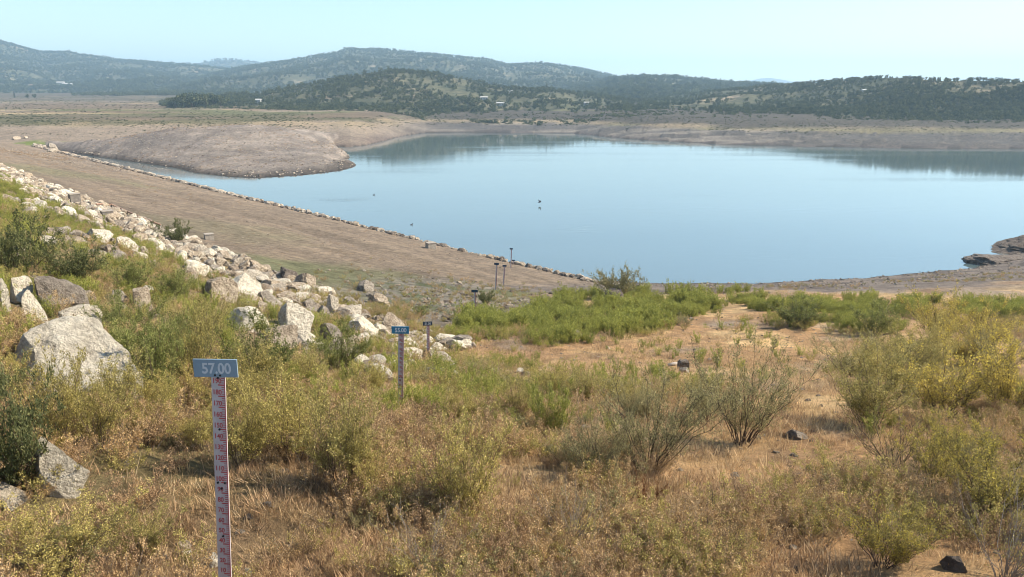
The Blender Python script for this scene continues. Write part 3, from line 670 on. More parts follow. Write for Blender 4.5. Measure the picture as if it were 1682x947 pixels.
HERO = [
 (132, 668, 225, 150, RKW, 'huge white limestone boulder behind the leafy shrubs at the left', 1.0),
 (88, 514, 82, 68, RKB, 'rounded grey boulder with a dark crown, above the huge white boulder', .9),
 (50, 545, 44, 72, RKW, 'upright pale boulder with lit right edge beside the rounded grey boulder', .9),
 (28, 495, 40, 42, RKW, 'blocky pale rock behind the upright boulder near the left edge', 1.0),
 (4, 515, 26, 66, RKW, 'pale rock cut off by the left edge of the view', 1.0),
 (118, 535, 72, 40, RKW, 'flat cream rock wedged under the rounded grey boulder', 1.0),
 (138, 505, 30, 26, RK, 'small tan rock at the right shoulder of the grey boulder', 1.0),
 (100, 815, 92, 108, RKW, 'sharp white boulder with a shaded left face at the lower left', .55),
 (6, 832, 48, 46, RKW, 'white stone in the lower left corner', 1.0),
 (192, 500, 30, 26, RKB, 'small grey stone with a dark left side between the shrubs', 1.0),
 (232, 510, 40, 36, RK, 'pointed tan stone to the right of the small grey stone', 1.0),
 (204, 510, 16, 12, RKW, 'little white stone at the foot of the small grey stone', 1.0),
 (356, 490, 56, 38, RK, 'broad tan rock with a flat top in mid slope', 1.0),
 (400, 495, 62, 50, RKW, 'smooth slanting pale rock beside the broad flat-topped rock', 1.0),
 (440, 515, 42, 40, RKB, 'dark crowned rock left of the pale wedge boulder', 1.0),
 (428, 518, 20, 30, RK, 'narrow upright stone with a bright right rim', 1.0),
 (481, 543, 60, 54, RKW, 'pale wedge-shaped boulder with a bright slanting right face', .8),
 (412, 536, 44, 34, RKW, 'lumpy white stone to the left below the pale wedge boulder', 1.0),
 (508, 512, 26, 20, RKB, 'small dark topped stone in green grass right of the wedge boulder', 1.0),
 (455, 566, 76, 28, RK, 'long low stone in front of the pale wedge boulder', .8),
 (505, 568, 48, 26, RKW, 'flat light stone below the right foot of the wedge boulder', 1.0),
 (545, 560, 40, 34, RKB, 'grey brown stone left of the row of big blocks', 1.0),
 (592, 556, 56, 36, RKW, 'square light block left of the rock behind the second gauge sign', 1.0),
 (644, 556, 56, 44, RK, 'large tan rock directly behind the second gauge sign', 1.2),
 (545, 515, 24, 34, RKW, 'bright upright stone on the rock edge above the blocks', 1.0),
 (572, 520, 44, 24, RKW, 'slanting white slab above the row of blocks', .8),
 (470, 460, 32, 22, RKD, 'dark brown angular rock on the rock edge', 1.0),
 (420, 447, 30, 22, RK, 'tan angular rock on the lower rock edge near the dark one', 1.0),
 (500, 472, 34, 26, RK, 'square tan rock right of the dark angular rock', 1.0),
 (598, 478, 30, 20, RKB, 'grey rock near the end of the rock edge', 1.0),
 (620, 500, 34, 22, RK, 'pale rock near the end of the rock edge below the grey one', 1.0),
 (610, 612, 40, 24, RK, 'light stone low in the scrub left of the second gauge', 1.0),
 (675, 590, 34, 22, RKW, 'pale stone between the second and third gauges', 1.0),
 (715, 600, 50, 34, RKB, 'grey rock heap behind the third gauge', 1.0),
 (716, 578, 36, 16, RKW, 'flat white slab on top of the heap by the third gauge', .8),
 (156, 395, 44, 24, RKW, 'cream rock on the upper slope above the shrubs', 1.0),
 (200, 412, 40, 26, RKW, 'cream rock pair, right one, on the upper slope', 1.0),
 (180, 420, 30, 18, RK, 'tan slanting stone below the cream rocks on the upper slope', 1.0),
 (48, 350, 26, 14, RKW, 'pale slanting stone at the top left of the rock slope', 1.0),
 (74, 400, 34, 14, RKW, 'thin pale stone lying in scrub at the upper left', .7),
 (316, 447, 42, 24, RKW, 'low white rock in grass at mid slope', 1.0),
 (226, 402, 26, 22, RK, 'blocky rock just below the lying pipe', 1.0),
 (1012, 496, 36, 26, RKD, 'big dark slanting rock in the green weeds under the grey bush', .8),
 (944, 553, 24, 11, RKB, 'flat grey rock on the edge of the green weeds', .9),
 (797, 685, 12, 9, RKD, 'small black stone in the scrub right of the second gauge', 1.0),
 (297, 900, 28, 13, RK, 'flat tan stone with a dark shadow left of the nearest gauge foot', .7),
 (304, 910, 18, 7, RKW, 'small white chip below the flat tan stone', .8),
 (352, 930, 24, 26, RKW, 'broken white stones at the foot of the nearest gauge', .8),
 (405, 945, 18, 12, RKW, 'white stone at the bottom edge right of the nearest gauge', .9),
 (1572, 938, 44, 30, RKD, 'dark brown rock at the bottom right', .9),
 (1310, 720, 36, 16, RKB, 'greyish stone in the gravelly patch right of the grey shrub', .9),
 (1000, 574, 9, 5, RKW, 'tiny bright white stone in the straw in mid field', 1.0),
 (1125, 612, 18, 10, RKB, 'small grey stone in front of the square stump', .9),
 (84, 249, 22, 13, RKB, 'stone on the far bank by the narrow end of the water', 1.0),
 (25, 229, 13, 5, RK, 'low tan boulder on the far left bank', 1.0),
 (41, 227, 7, 4, RK, 'smaller tan boulder right of the low one on the far left bank', 1.0),
]
for k, (px, py, wp, hp, m, lab, dep) in enumerate(HERO):
    rock('boulder' if wp > 39 else 'rock', px, py, wp, hp, m, lab, 500 + k, depth=dep, n=5 if wp > 70 else (4 if wp > 20 else 3), cuts=11)
p, d = hit(84, 240.5)
o = obj('rock', rock_mesh('rock', 577, 3, 12, (3.2, 2.6, 2.2), RKB)); bb = bpy.data.objects['rock']; o.location = (X_at(83, 262, 4), 262, float(z_at(240.5, 262)) + .2)
tag(o, 'smaller dark stone perched on the stone by the narrow end of the water', 'rock')

# riprap: 300 stones that show largest as things, the rest one mass
def riprap_points(n, s0, s1, q0, q1):
    s = rng.uniform(s0, s1, n); q = q0 + (q1 - q0) * rng.uniform(0, 1, n)
    x = T0[0] + q * U[0] + s * NV[0]; y = T0[1] + q * U[1] + s * NV[1]; return x, y, s, q
xs, ys, ss, qs, zs = [], [], [], [], []
for (n, s0, s1, q0, q1, a, b, thr) in ((5200, 39.5, 46.8, -32, 150, .34, 1.15, -9), (2600, 46.5, 53, -38, 140, .35, 1.2, .02), (900, 53, 60, -40, 110, .25, .9, .16), (420, 43, 50, -38, -22, .25, .8, -.1)):
    x, y, s, q = riprap_points(n, s0, s1, q0, q1)
    k = fbm(x / 5, y / 5, 3, 101) + rng.normal(size=n) * .12 > thr
    k &= ~((q < -29) & (s < 42)) & ((s < 43.2) | (s > 46.5) | (rng.random(n) < .55)) & ((q > -12) | (rng.random(n) < .7))
    x, y = x[k], y[k]; xs.append(x); ys.append(y); zs.append(a + (b - a) * rng.uniform(0, 1, len(x)) ** 2.2); ss.append(s[k]); qs.append(q[k])
xs, ys, zs, ss, qs = map(np.concatenate, (xs, ys, zs, ss, qs))
pz = zt(xs, ys); ppx, ppy, dep = project(np.stack([xs, ys, pz], -1))
RMD = [rock_mesh('edge_stone_%d' % k, 730 + k, 2, 8, (1, .8, .8), [RK, RKB, RKD, RKB][k % 4]) for k in range(8)]
RM = [rock_mesh('riprap_stone_%d' % k, 700 + k, 3, 8, (1, random.uniform(.6, .95), random.uniform(.55, .85)), [RK, RKW, RKB, RK][k % 4]) for k in range(16)]
show = (ppx > -10) & (ppx < 1690) & (dep > 5)
size = zs / dep * show
order = np.argsort(-size); big = order[:240]; rest = order[240:]
LM = [(88, 490, 'the rounded grey boulder'), (135, 590, 'the huge white boulder'), (481, 520, 'the pale wedge boulder'), (400, 470, 'the smooth slanting rock'), (356, 470, 'the broad flat-topped rock'), (644, 535, 'the rock behind the second gauge'),
      (703, 590, 'the third gauge'), (592, 540, 'the square light block'), (470, 450, 'the dark angular rock'), (598, 470, 'the grey rock at the edge end'), (342, 390, 'the small brown concrete block'), (174, 352, 'the low concrete marker'),
      (121, 327, 'the square concrete marker'), (225, 358, 'the lying pipe'), (200, 400, 'the cream rocks'), (316, 435, 'the low white rock in grass'), (232, 492, 'the pointed tan stone'), (48, 345, 'the slanting stone at top left'), (545, 500, 'the bright upright stone'), (420, 437, 'the tan angular rock')]
SEEN = {}
def riplabel(k, px, py, s):
    d = [((px - a) ** 2 + (2 * (py - b)) ** 2) ** .5 for a, b, _ in LM]; i = int(np.argmin(d)); a, b, nm = LM[i]
    far = 'just' if d[i] < 35 else ('some way' if d[i] < 80 else 'well')
    side = ('right of' if px > a else 'left of') if abs(px - a) > 1.2 * abs(py - b) else ('above' if py < b else 'below')
    tone = ['tan', 'white', 'grey', 'brownish'][k % 4]; sz = zs[k]; sw = 'large' if sz > .85 else ('middling' if sz > .6 else 'small')
    lab = '%s %s angular stone %s %s %s' % (sw, tone, far, side, nm)
    return lab, ('stones of the rock edge' if s < 46.8 else 'stones in the grass above the rock edge')
riplist = []
for k in big:
    o = obj('riprap_stone', RM[k % 16]); sc = zs[k]; o.scale = (sc * 1.15, sc * 1.15, sc)
    o.location = (xs[k], ys[k], pz[k] + sc * .06); o.rotation_euler = tuple(rng.normal(size=2) * .35) + (rng.uniform(0, 6.28),)
    lab, grp = riplabel(int(k), ppx[k], ppy[k], ss[k]); tag(o, lab, 'rock', grp); riplist.append((lab, ppx[k], o))
def set_apart(items):
    by = {}
    for lab, px, o in items: by.setdefault(lab, []).append((px, o))
    words_ = ['first', 'second', 'third', 'fourth', 'fifth', 'sixth', 'seventh', 'eighth', 'ninth', 'tenth', 'eleventh', 'twelfth', 'thirteenth', 'fourteenth']
    for lab, l in by.items():
        if len(l) > 1:
            for n, (px, o) in enumerate(sorted(l, key=lambda q: q[0])): 
                t = '%s, %s from left' % (lab, words_[n]); o['label'] = t if len(t.split()) <= 16 else t.replace('angular ', '')
set_apart(riplist)
P = np.stack([xs[rest], ys[rest], pz[rest] + zs[rest] * .08], -1); m = len(P)
scatter('riprap', P, rots(m, .4), s3(zs[rest] * 1.1), rng.integers(0, 16, m), RM, 'countless smaller stones of the rock slope', 'stones')
# small stones along the dam's water edge, on the flat below, and loose on the ground
n = 1500; x, y, s, q = riprap_points(n, -.4, 2.2, -8, 300); sz = rng.uniform(.3, 1.15, n) * np.clip(1 + q / 260, 1, 2)
P1 = np.stack([x, y, zt(x, y) + sz * .1], -1)
n = 700; x2, y2, s2, q2 = riprap_points(n, -1, 38, -30, 200); sz2 = rng.uniform(.08, .3, n); P2 = np.stack([x2, y2, zt(x2, y2)], -1)
g4, _ = hit(740, 500); x3 = g4[0] + rng.normal(size=420) * 4; y3 = g4[1] + rng.normal(size=420) * 6; sz3 = rng.uniform(.12, .5, 420); P3 = np.stack([x3, y3, zt(x3, y3)], -1)
x4 = rng.uniform(-14, 26, 6000); y4 = 4 + 40 * rng.uniform(0, 1, 6000) ** 1.5; sz4 = .03 + .15 * rng.uniform(0, 1, 6000) ** 3; P4 = np.stack([x4, y4, zt(x4, y4)], -1)
x5 = rng.uniform(10, 80, 2500); y5 = 66 + 40 * rng.uniform(0, 1, 2500); sz5 = rng.uniform(.1, .4, 2500); P5 = np.stack([x5, y5, zt(x5, y5)], -1); k = P5[:, 2] > -.1; P5 = P5[k]; sz5 = sz5[k]
x6 = rng.uniform(-165, -45, 2500); y6 = rng.uniform(188, 290, 2500); P6 = np.stack([x6, y6, zt(x6, y6)], -1); k = P6[:, 2] > .1; P6 = P6[k]; sz6 = rng.uniform(.2, .8, len(P6)) * np.where(P6[:, 2] < .9, 1.5, .8)
for nm, PP, zz, lab in (('edge_stones', P1, sz, 'small stones lining the water edge of the dam'), ('slope_pebbles', P2, sz2, 'loose pebbles on the bare dam slope'), ('flat_stones', P3, sz3, 'flat stones strewn below the end of the rock slope'),
                        ('ground_stones', P4, sz4, 'small loose stones on the dry foreground'), ('beach_stones', P5, sz5, 'gravel and stones of the near beach'), ('mound_stones', P6, sz6, 'stones scattered over the bare mound')):
    m = len(PP); v = s3(zz); v[:, 2] *= .75
    scatter(nm, PP, rots(m, .2), v, rng.integers(0, 8, m), RMD, lab, 'stones')
# rocky ledges at the right end of the beach
for k, (px, py, w, h, rz, lab) in enumerate(((1632, 437, 150, 18, .1, 'low dark rock ledge reaching into the water at the right'), (1680, 416, 170, 32, .15, 'higher dark rock ledge at the right edge behind the lower one'))):
    Y = float(Y_on(py)); X = float(X_at(px, Y)); ww = w * Y / FPX; hh = h * Y / FPX
    o = obj('rock_ledge', rock_mesh('rock_ledge', 590 + k, 5, 20, (ww, ww * .6, hh * 1.3), RKD, .12, 2.0)); o.location = (X + 2.5, Y + 2, hh * .1); o.rotation_euler = (0, 0, rz); tag(o, lab, 'rock')

# ------------------------------------------------------------------ staff gauges
GW = mat_plain('gauge_white', (.50, .45, .435), .6, .14, 9); RED = mat_plain('gauge_red', (.44, .085, .085), .6, .2, 8)
STEEL = mat_plain('galvanised_post', (.30, .30, .30), .5, .15, 8, .6); BOLT = mat_plain('dark_bolt', (.03, .03, .032), .5, .1, 8)
RUST = mat_plain('rusty_post', (.17, .105, .075), .85, .3, 9)
PL1 = mat_plain('plate_faded_blue', (.21, .285, .34), .5, .1, 5); PL2 = mat_plain('plate_blue', (.05, .22, .34), .5, .1, 5); PL3 = mat_plain('plate_navy', (.035, .06, .095), .5, .1, 5)
NUM = mat_plain('numeral_grey', (.52, .54, .56), .6, .06, 6); NUMW = mat_plain('numeral_white', (.68, .70, .71), .6, .06, 6)
def text_mesh(s, size, bold=.0):
    cu = bpy.data.curves.new('lettering', 'FONT'); cu.body = s; cu.size = size; cu.align_x = 'CENTER'; cu.align_y = 'CENTER'; cu.offset = bold; cu.extrude = .0008
    o = bpy.data.objects.new('lettering', cu); me = bpy.data.meshes.new_from_object(o); bpy.data.objects.remove(o); bpy.data.curves.remove(cu)
    v = np.empty(len(me.vertices) * 3); me.vertices.foreach_get('co', v); v = v.reshape(-1, 3)
    f = [np.array(p.vertices[:]) for p in me.polygons]
    bpy.data.meshes.remove(me); return np.stack([v[:, 0], -v[:, 2], v[:, 1]], 1), f          # stands upright, faces -Y
def gauge(top_px, top_py, bot_px, bot_py, Y, length, plate, label, numbers=True, text='', pm=PL1, nm=NUM, post=STEEL, yaw=0.0, plate_w=.36, plate_h=.155, board_w=.115):
    zt_ = float(z_at(top_py, Y)); zb_ = zt_ - length
    X0 = float(X_at(bot_px, Y, zb_)); X1 = float(X_at(top_px, Y, zt_))
    o = thing('staff_gauge', (X0, Y, zb_), label, 'gauge', None, yaw)
    o.rotation_euler = (0, math.atan2(X1 - X0, length), yaw)
    bw = board_w; L = length
    obj('board', MB().box((0, 0, L / 2), (bw, .012, L)).mesh('board'), GW, o)
    obj('post', MB().box((-.012, .036, L / 2 - .35), (.05, .05, L + .7)).mesh('post'), post, o)
    mk = MB()
    step = .01 if numbers else .02
    for k in range(1, int(round(L / step))):
        z = k * step; ten = abs((z * 10) - round(z * 10)) < 1e-3
        w = .055 if ten else (.026 if (numbers and k % 2 == 0) else .0)
        if not numbers: w = .06 if ten else .035
        if w > 0: mk.box((bw / 2 - .006 - w / 2, -.0072, z), (w, .0012, .011 if ten else (.006 if numbers else .012)))
    mk.box((bw / 2 - .006, -.0072, L / 2), (.004, .0012, L - .02))
    obj('scale_marks', mk.mesh('scale_marks'), RED, o)
    if numbers:
        for n in range(1, int(L * 10)):
            v, f = text_mesh(str(n * 10), .062, .0012)
            v[:, 0] = v[:, 0] * .82 - .012; v[:, 2] += n * .1 + .034; v[:, 1] -= .0075
            me = bpy.data.meshes.new('scale_number'); me.from_pydata(v.tolist(), [], [q.tolist() for q in f]); obj('scale_number', me, RED, o)
    pc = (0.0, 0.0, 0.0)
    pl = obj('plate', MB().box(pc, (plate_w, .014, plate_h)).mesh('plate'), pm, o)
    pl.location = (-.018, -.006, L + plate_h * .5 - .03); pl.rotation_euler = (0, -math.atan2(X1 - X0, length) * .8, 0)
    if text:
        v, f = text_mesh(text, .135, .003); v[:, 0] *= .66 * plate_w / np.ptp(v[:, 0]); v[:, 2] *= .62 * plate_h / np.ptp(v[:, 2]); v[:, 2] -= .5 * (v[:, 2].max() + v[:, 2].min()); v += np.array([.008, -.0085, 0])
        me = bpy.data.meshes.new('level_numerals'); me.from_pydata(v.tolist(), [], [q.tolist() for q in f]); obj('level_numerals', me, nm, pl)
    if numbers:
        for bx_, bz in ((-.022, L - .012), (.02, L - .012), (0, L - .035), (.0, L - .50), (-.03, L - 1.0), (.03, L - 1.0), (0, L - 1.055), (0, L - 1.52)):
            th = np.linspace(0, 2 * math.pi, 9)[:-1]
            obj('bolt', MB().tube([(bx_, -.004, bz), (bx_, -.016, bz)], .0095, 8).mesh('bolt'), BOLT, o)
    return o
gauge(358.5, 612, 370, 965, 5.75, 2.0, True, 'nearest tall red and white staff gauge with grey-blue 57.00 plate', True, '57.00', PL1, NUM)
gauge(659, 545, 657.5, 694, 14.6, 2.0, True, 'second red and white staff gauge with blue 55.00 plate', True, '55.00', PL2, NUMW)
gauge(703, 533, 703.5, 612, 27.3, 2.0, True, 'third staff gauge with dark navy 51.00 plate by the rock heap', True, '51.00', PL3, NUM, yaw=.15)
gauge(780, 479, 779.5, 533, 40.4, 2.0, True, 'fourth staff gauge, grey, standing alone in front of the green weeds', False, '', PL3, NUM)
gauge(816, 434, 814, 476, 55.6, 2.0, True, 'fifth staff gauge with rusty post, left of the close pair', False, '', PL3, NUM, RUST)
gauge(829, 437, 826.5, 470, 63.8, 2.0, True, 'sixth staff gauge with rusty post, right of the close pair', False, '', PL3, NUM, RUST)
gauge(840, 409, 839, 442, 81.0, 2.3, True, 'tall pale staff gauge standing out against the water', False, '', PL3, NUM)
gauge(843.5, 428, 843, 445, 84.8, 2.0, True, 'short dark staff gauge just right of the tall one by the water', False, '', PL3, NUM, RUST)

# ------------------------------------------------------------------ concrete blocks, pipe, log, stump
CONC = mat_plain('old_concrete', (.33, .285, .23), .95, .3, 4, 0, .6); CONCD = mat_plain('stained_concrete', (.22, .19, .16), .95, .3, 4, 0, .6)
PIPE = mat_plain('rusty_pipe', (.36, .22, .15), .8, .25, 6); WOOD = mat_plain('grey_wood', (.38, .33, .27), .9, .3, 12, 0, .6)
def block(px, py, wpx, hpx, label, rz=.5, m=CONC, capo=False):
    p, d = hit(px, py); w = wpx * d / FPX * .8; h = hpx * d / FPX
    o = thing('concrete_block', (p[0], p[1] + w * .3, p[2]), label, 'concrete block', None, rz)
    obj('pillar', MB().box((0, 0, h / 2 - .25), (w, w, h + .5), 0, .97).mesh('pillar'), m, o)
    obj('cap', MB().box((0, 0, h + .03), (w * 1.06, w * 1.06, .07)).mesh('cap'), CONC, o)
    return o
block(121, 334, 19, 15, 'square concrete marker block with pale top left of the lying pipe', .75, CONCD)
block(174, 358, 21, 11, 'low concrete marker block just below the left end of the pipe', .7, CONCD)
block(342, 394, 17, 9, 'small brown concrete block on the rock edge in mid slope', .55, CONC)
block(707, 408, 17, 9, 'round-topped concrete block at the dam water edge near the gauges', .5, CONC)
pts = []
for px, py in ((159, 341), (184, 341), (205, 351), (225, 360), (245, 368), (264, 376)):
    p, d = hit(px, py); pts.append((p[0], p[1], p[2] + .38))
po = thing('iron_pipe', pts[0], 'long rusty bent pipe lying on the rock slope', 'pipe')
obj('pipe_run', MB().tube(np.array(pts) - np.array(pts[0]), .085, 8).mesh('pipe_run', True), PIPE, po)
for k, q in enumerate((1, 3, 5)):
    b = np.array(pts[q]) - np.array(pts[0]); obj('support', MB().box((b[0], b[1], b[2] - .4), (.14, .14, .7)).mesh('support'), CONCD, po)
lp = []
for px, py, dz in ((672, 602, .05), (700, 610, .16), (725, 614, .2), (745, 617, .2), (756, 622, .14), (758, 634, .05)):
    p, d = hit(px, py + 4); lp.append((p[0], p[1], p[2] + dz))
lo = thing('driftwood_log', lp[0], 'bent pale driftwood log lying below the third gauge', 'log')
obj('log_stem', MB().tube(np.array(lp) - np.array(lp[0]), [.05, .07, .08, .075, .06, .04], 8).mesh('log_stem', True), WOOD, lo)
b = np.array(lp[2]) - np.array(lp[0]); obj('branch', MB().tube([b, b + np.array([.25, -.1, .18]), b + np.array([.5, -.1, .3])], [.04, .03, .012], 6).mesh('branch', True), WOOD, lo)
p, d = hit(1122, 607); w = 17 * d / FPX
so_ = thing('stone_stump', (p[0], p[1], p[2]), 'squared dark stump standing in the straw in mid field', 'stump', None, .12)
obj('stump_body', rock_mesh('stump_body', 611, 3, 0, (1, 1, 1), RKD) if False else MB().box((0, 0, .1), (w, w * .8, .5), 0, .93).mesh('stump_body'), RKD, so_)
obj('chipped_top', MB().box((.01, 0, .37), (w * .82, w * .62, .05), .1, .9).mesh('chipped_top'), RKD, so_)
lp = []
for px, py, dz in ((1098, 601, .05), (1108, 600, .07), (1117, 598, .06)):
    p, d = hit(px, py); lp.append((p[0], p[1], p[2] + dz))
o = obj('fallen_stick', MB().tube(np.array(lp), [.06, .08, .05], 6).mesh('fallen_stick', True), WOOD); tag(o, 'short pale stick lying left of the squared stump', 'stick')

# ------------------------------------------------------------------ birds
BIRD = mat_plain('dark_feathers', (.03, .03, .035), .7, .2, 8)
def flying_bird(px, py_mid, up, label):
    Y = float(Y_on(py_mid)); X = float(X_at(px, Y)); z = up * Y / FPX
    V, F = ICO[3]; b = V * np.array([.33, .1, .09]); b[:, 2] += np.where(V[:, 0] > .8, .03, 0)
    mb = MB().add(b, (), F)
    for sy in (-1, 1):
        mb.add([(-.14, 0, .03), (.16, 0, .03), (.2, sy * .25, .2), (-.06, sy * .28, .2), (.05, sy * .62, .42), (.02, sy * .6, .41)], [(0, 1, 2, 3), (3, 2, 4, 5)])
    mb.add([(-.28, -.05, 0), (-.28, .05, 0), (-.5, .09, .02), (-.5, -.09, .02)], [(0, 1, 2, 3)])
    o = obj('bird', mb.mesh('bird', True), BIRD); o.location = (X, Y, z); o.rotation_euler = (0, -.2, .4); tag(o, label, 'bird')
flying_bird(886.5, 336, 4.4, 'small dark bird flying low over the middle of the lake')
def duck(px, py, label, s=1.0):
    Y = float(Y_on(py)); X = float(X_at(px, Y)); V, F = ICO[3]
    body = V * np.array([.3, .15, .13]) * s; body[:, 2] += np.where(V[:, 0] < -.6, .06, 0) * s
    head = V * .085 * s + np.array([.26, 0, .26]) * s; neck, q = tubes(np.array([[(.2, 0, .05), (.25, 0, .16), (.26, 0, .26)]]) * s, np.array([[.08, .05, .05]]) * s, 8, True)
    beak = V * np.array([.07, .03, .02]) * s + np.array([.36, 0, .25]) * s
    o = obj('duck', MB().add(body, (), F).add(head, (), F).add(neck, q[0], q[1]).add(beak, (), F).mesh('duck', True), BIRD); o.location = (X, Y, .02); o.rotation_euler = (0, 0, .5); tag(o, label, 'bird')
duck(676, 369, 'dark water bird swimming alone off the dam', .7); duck(614, 320, 'dark water bird at the back of the rippled patch', .8)

# ------------------------------------------------------------------ plants of the foreground
STEM = mat_plain('brown_stems', (.15, .105, .07), .9, .3, 10); STEMG = mat_plain('grey_twigs', (.24, .20, .165), .9, .3, 10); STEMD = mat_plain('dark_twigs', (.085, .058, .042), .9, .3, 10); STEMR = mat_plain('reed_stems', (.16, .17, .05), .8, .3, 10)
LO = mat_leaf('leaf_olive', (.21, .18, .055), (.40, .345, .105), (.62, .52, .19))
LG = mat_leaf('leaf_green', (.09, .11, .03), (.20, .225, .065), (.38, .38, .13))
LD = mat_leaf('leaf_dark_green', (.075, .09, .035), (.16, .175, .065), (.30, .30, .12))
LY = mat_leaf('leaf_yellow', (.24, .20, .075), (.43, .355, .11), (.72, .58, .10))
LS = mat_leaf('leaf_sage', (.17, .16, .075), (.325, .295, .135), (.53, .465, .23))
LW = mat_leaf('leaf_weed', (.17, .195, .035), (.34, .355, .075), (.54, .52, .15))
STEMRED = mat_plain('red_stems', (.20, .09, .045), .9, .3, 10)
LR = mat_leaf('dock_seed', (.12, .045, .02), (.23, .10, .04), (.33, .18, .07))
LDRY = mat_leaf('dry_grass', (.33, .21, .10), (.60, .42, .215), (.80, .62, .38), .4)
LDL = mat_leaf('dry_leaf', (.29, .185, .085), (.48, .33, .16), (.66, .49, .26), .35)
LDK = mat_leaf('dead_brown', (.22, .14, .075), (.40, .265, .145), (.58, .41, .24), .35)
SV = {
 'olive': [shrub_meshes('olive%d' % k, 800 + k, 1.5, .62, 24, 15, 11500, .040, .014, .2, mat_s=STEM, mat_l=LO) for k in range(4)],
 'green': [shrub_meshes('green%d' % k, 820 + k, 1.4, .75, 24, 15, 14000, .042, .016, .1, mat_s=STEM, mat_l=LG) for k in range(3)],
 'dark': [shrub_meshes('dark%d' % k, 830 + k, 1.4, .85, 26, 15, 12000, .055, .022, .06, mat_s=STEMD, mat_l=LD) for k in range(3)],
 'yellow': [shrub_meshes('yellow%d' % k, 840 + k, 1.4, .8, 24, 14, 11000, .038, .017, .25, mat_s=STEMD, mat_l=LY, leafcol=(.45, .3)) for k in range(3)],
 'sage': [shrub_meshes('sage%d' % k, 850 + k, 1.5, .72, 26, 16, 12000, .034, .013, .22, mat_s=STEMD, mat_l=LS) for k in range(4)],
 'twiggy': [shrub_meshes('twiggy%d' % k, 860 + k, 1.5, .8, 26, 12, 1500, .032, .013, .3, sr=.008, mat_s=STEMG if k else STEMD, mat_l=LO) for k in range(3)],
 'round': [shrub_meshes('round0', 869, 1.3, 1.05, 34, 18, 17000, .05, .02, .05, mat_s=STEM, mat_l=LS)],
 'reed': [shrub_meshes('reed%d' % k, 870 + k, 1.2, .32, 46, 9, 6500, .07, .010, .08, upright=1.0, base=.3, cl=.5, mat_s=STEMR, mat_l=LW) for k in range(3)],
 'dock': [shrub_meshes('dock%d' % k, 880 + k, 1.1, .42, 9, 26, 3200, .022, .018, .2, upright=.9, cl=.22, sr=.004, mat_s=STEMRED, mat_l=LR) for k in range(2)],
 'bare': [shrub_meshes('bare%d' % k, 890 + k, 1.4, .4, 4, 9, 60, .03, .012, .4, sr=.010, mat_s=STEMD, mat_l=LO) for k in range(2)],
}
SH = {'olive': 1.5, 'green': 1.3, 'dark': 1.2, 'yellow': 1.3, 'sage': 1.45, 'round': 1.25, 'twiggy': 1.4, 'reed': 1.25, 'dock': 1.15, 'bare': 1.45}
SW = {'olive': 1.5, 'green': 1.7, 'dark': 1.8, 'yellow': 1.75, 'sage': 1.7, 'round': 1.9, 'twiggy': 1.8, 'reed': 1.0, 'dock': .9, 'bare': 1.1}
NAMEK = {'olive': 'olive_shrub', 'green': 'green_shrub', 'dark': 'leafy_shrub', 'yellow': 'yellow_shrub', 'sage': 'sage_shrub', 'round': 'round_bush', 'twiggy': 'twiggy_shrub', 'reed': 'weed_clump', 'dock': 'dock_plant', 'bare': 'dead_stalk'}
def shrub(kind, px, py, hpx, wpx, label, group=None):
    p, d = hit(px, py); h = hpx * d / FPX * .96; w = wpx * d / FPX
    o = thing(NAMEK[kind], (p[0], p[1], p[2] - .02), label, 'weed' if kind in ('reed', 'dock') else 'shrub', group, rng.uniform(0, 6.28))
    o.scale = (w / SW[kind], w / SW[kind], h / SH[kind])
    v = SV[kind]; sm, lm = v[int(rng.integers(0, len(v)))]
    obj('stems', sm, None, o); obj('leaves', lm, None, o); return o
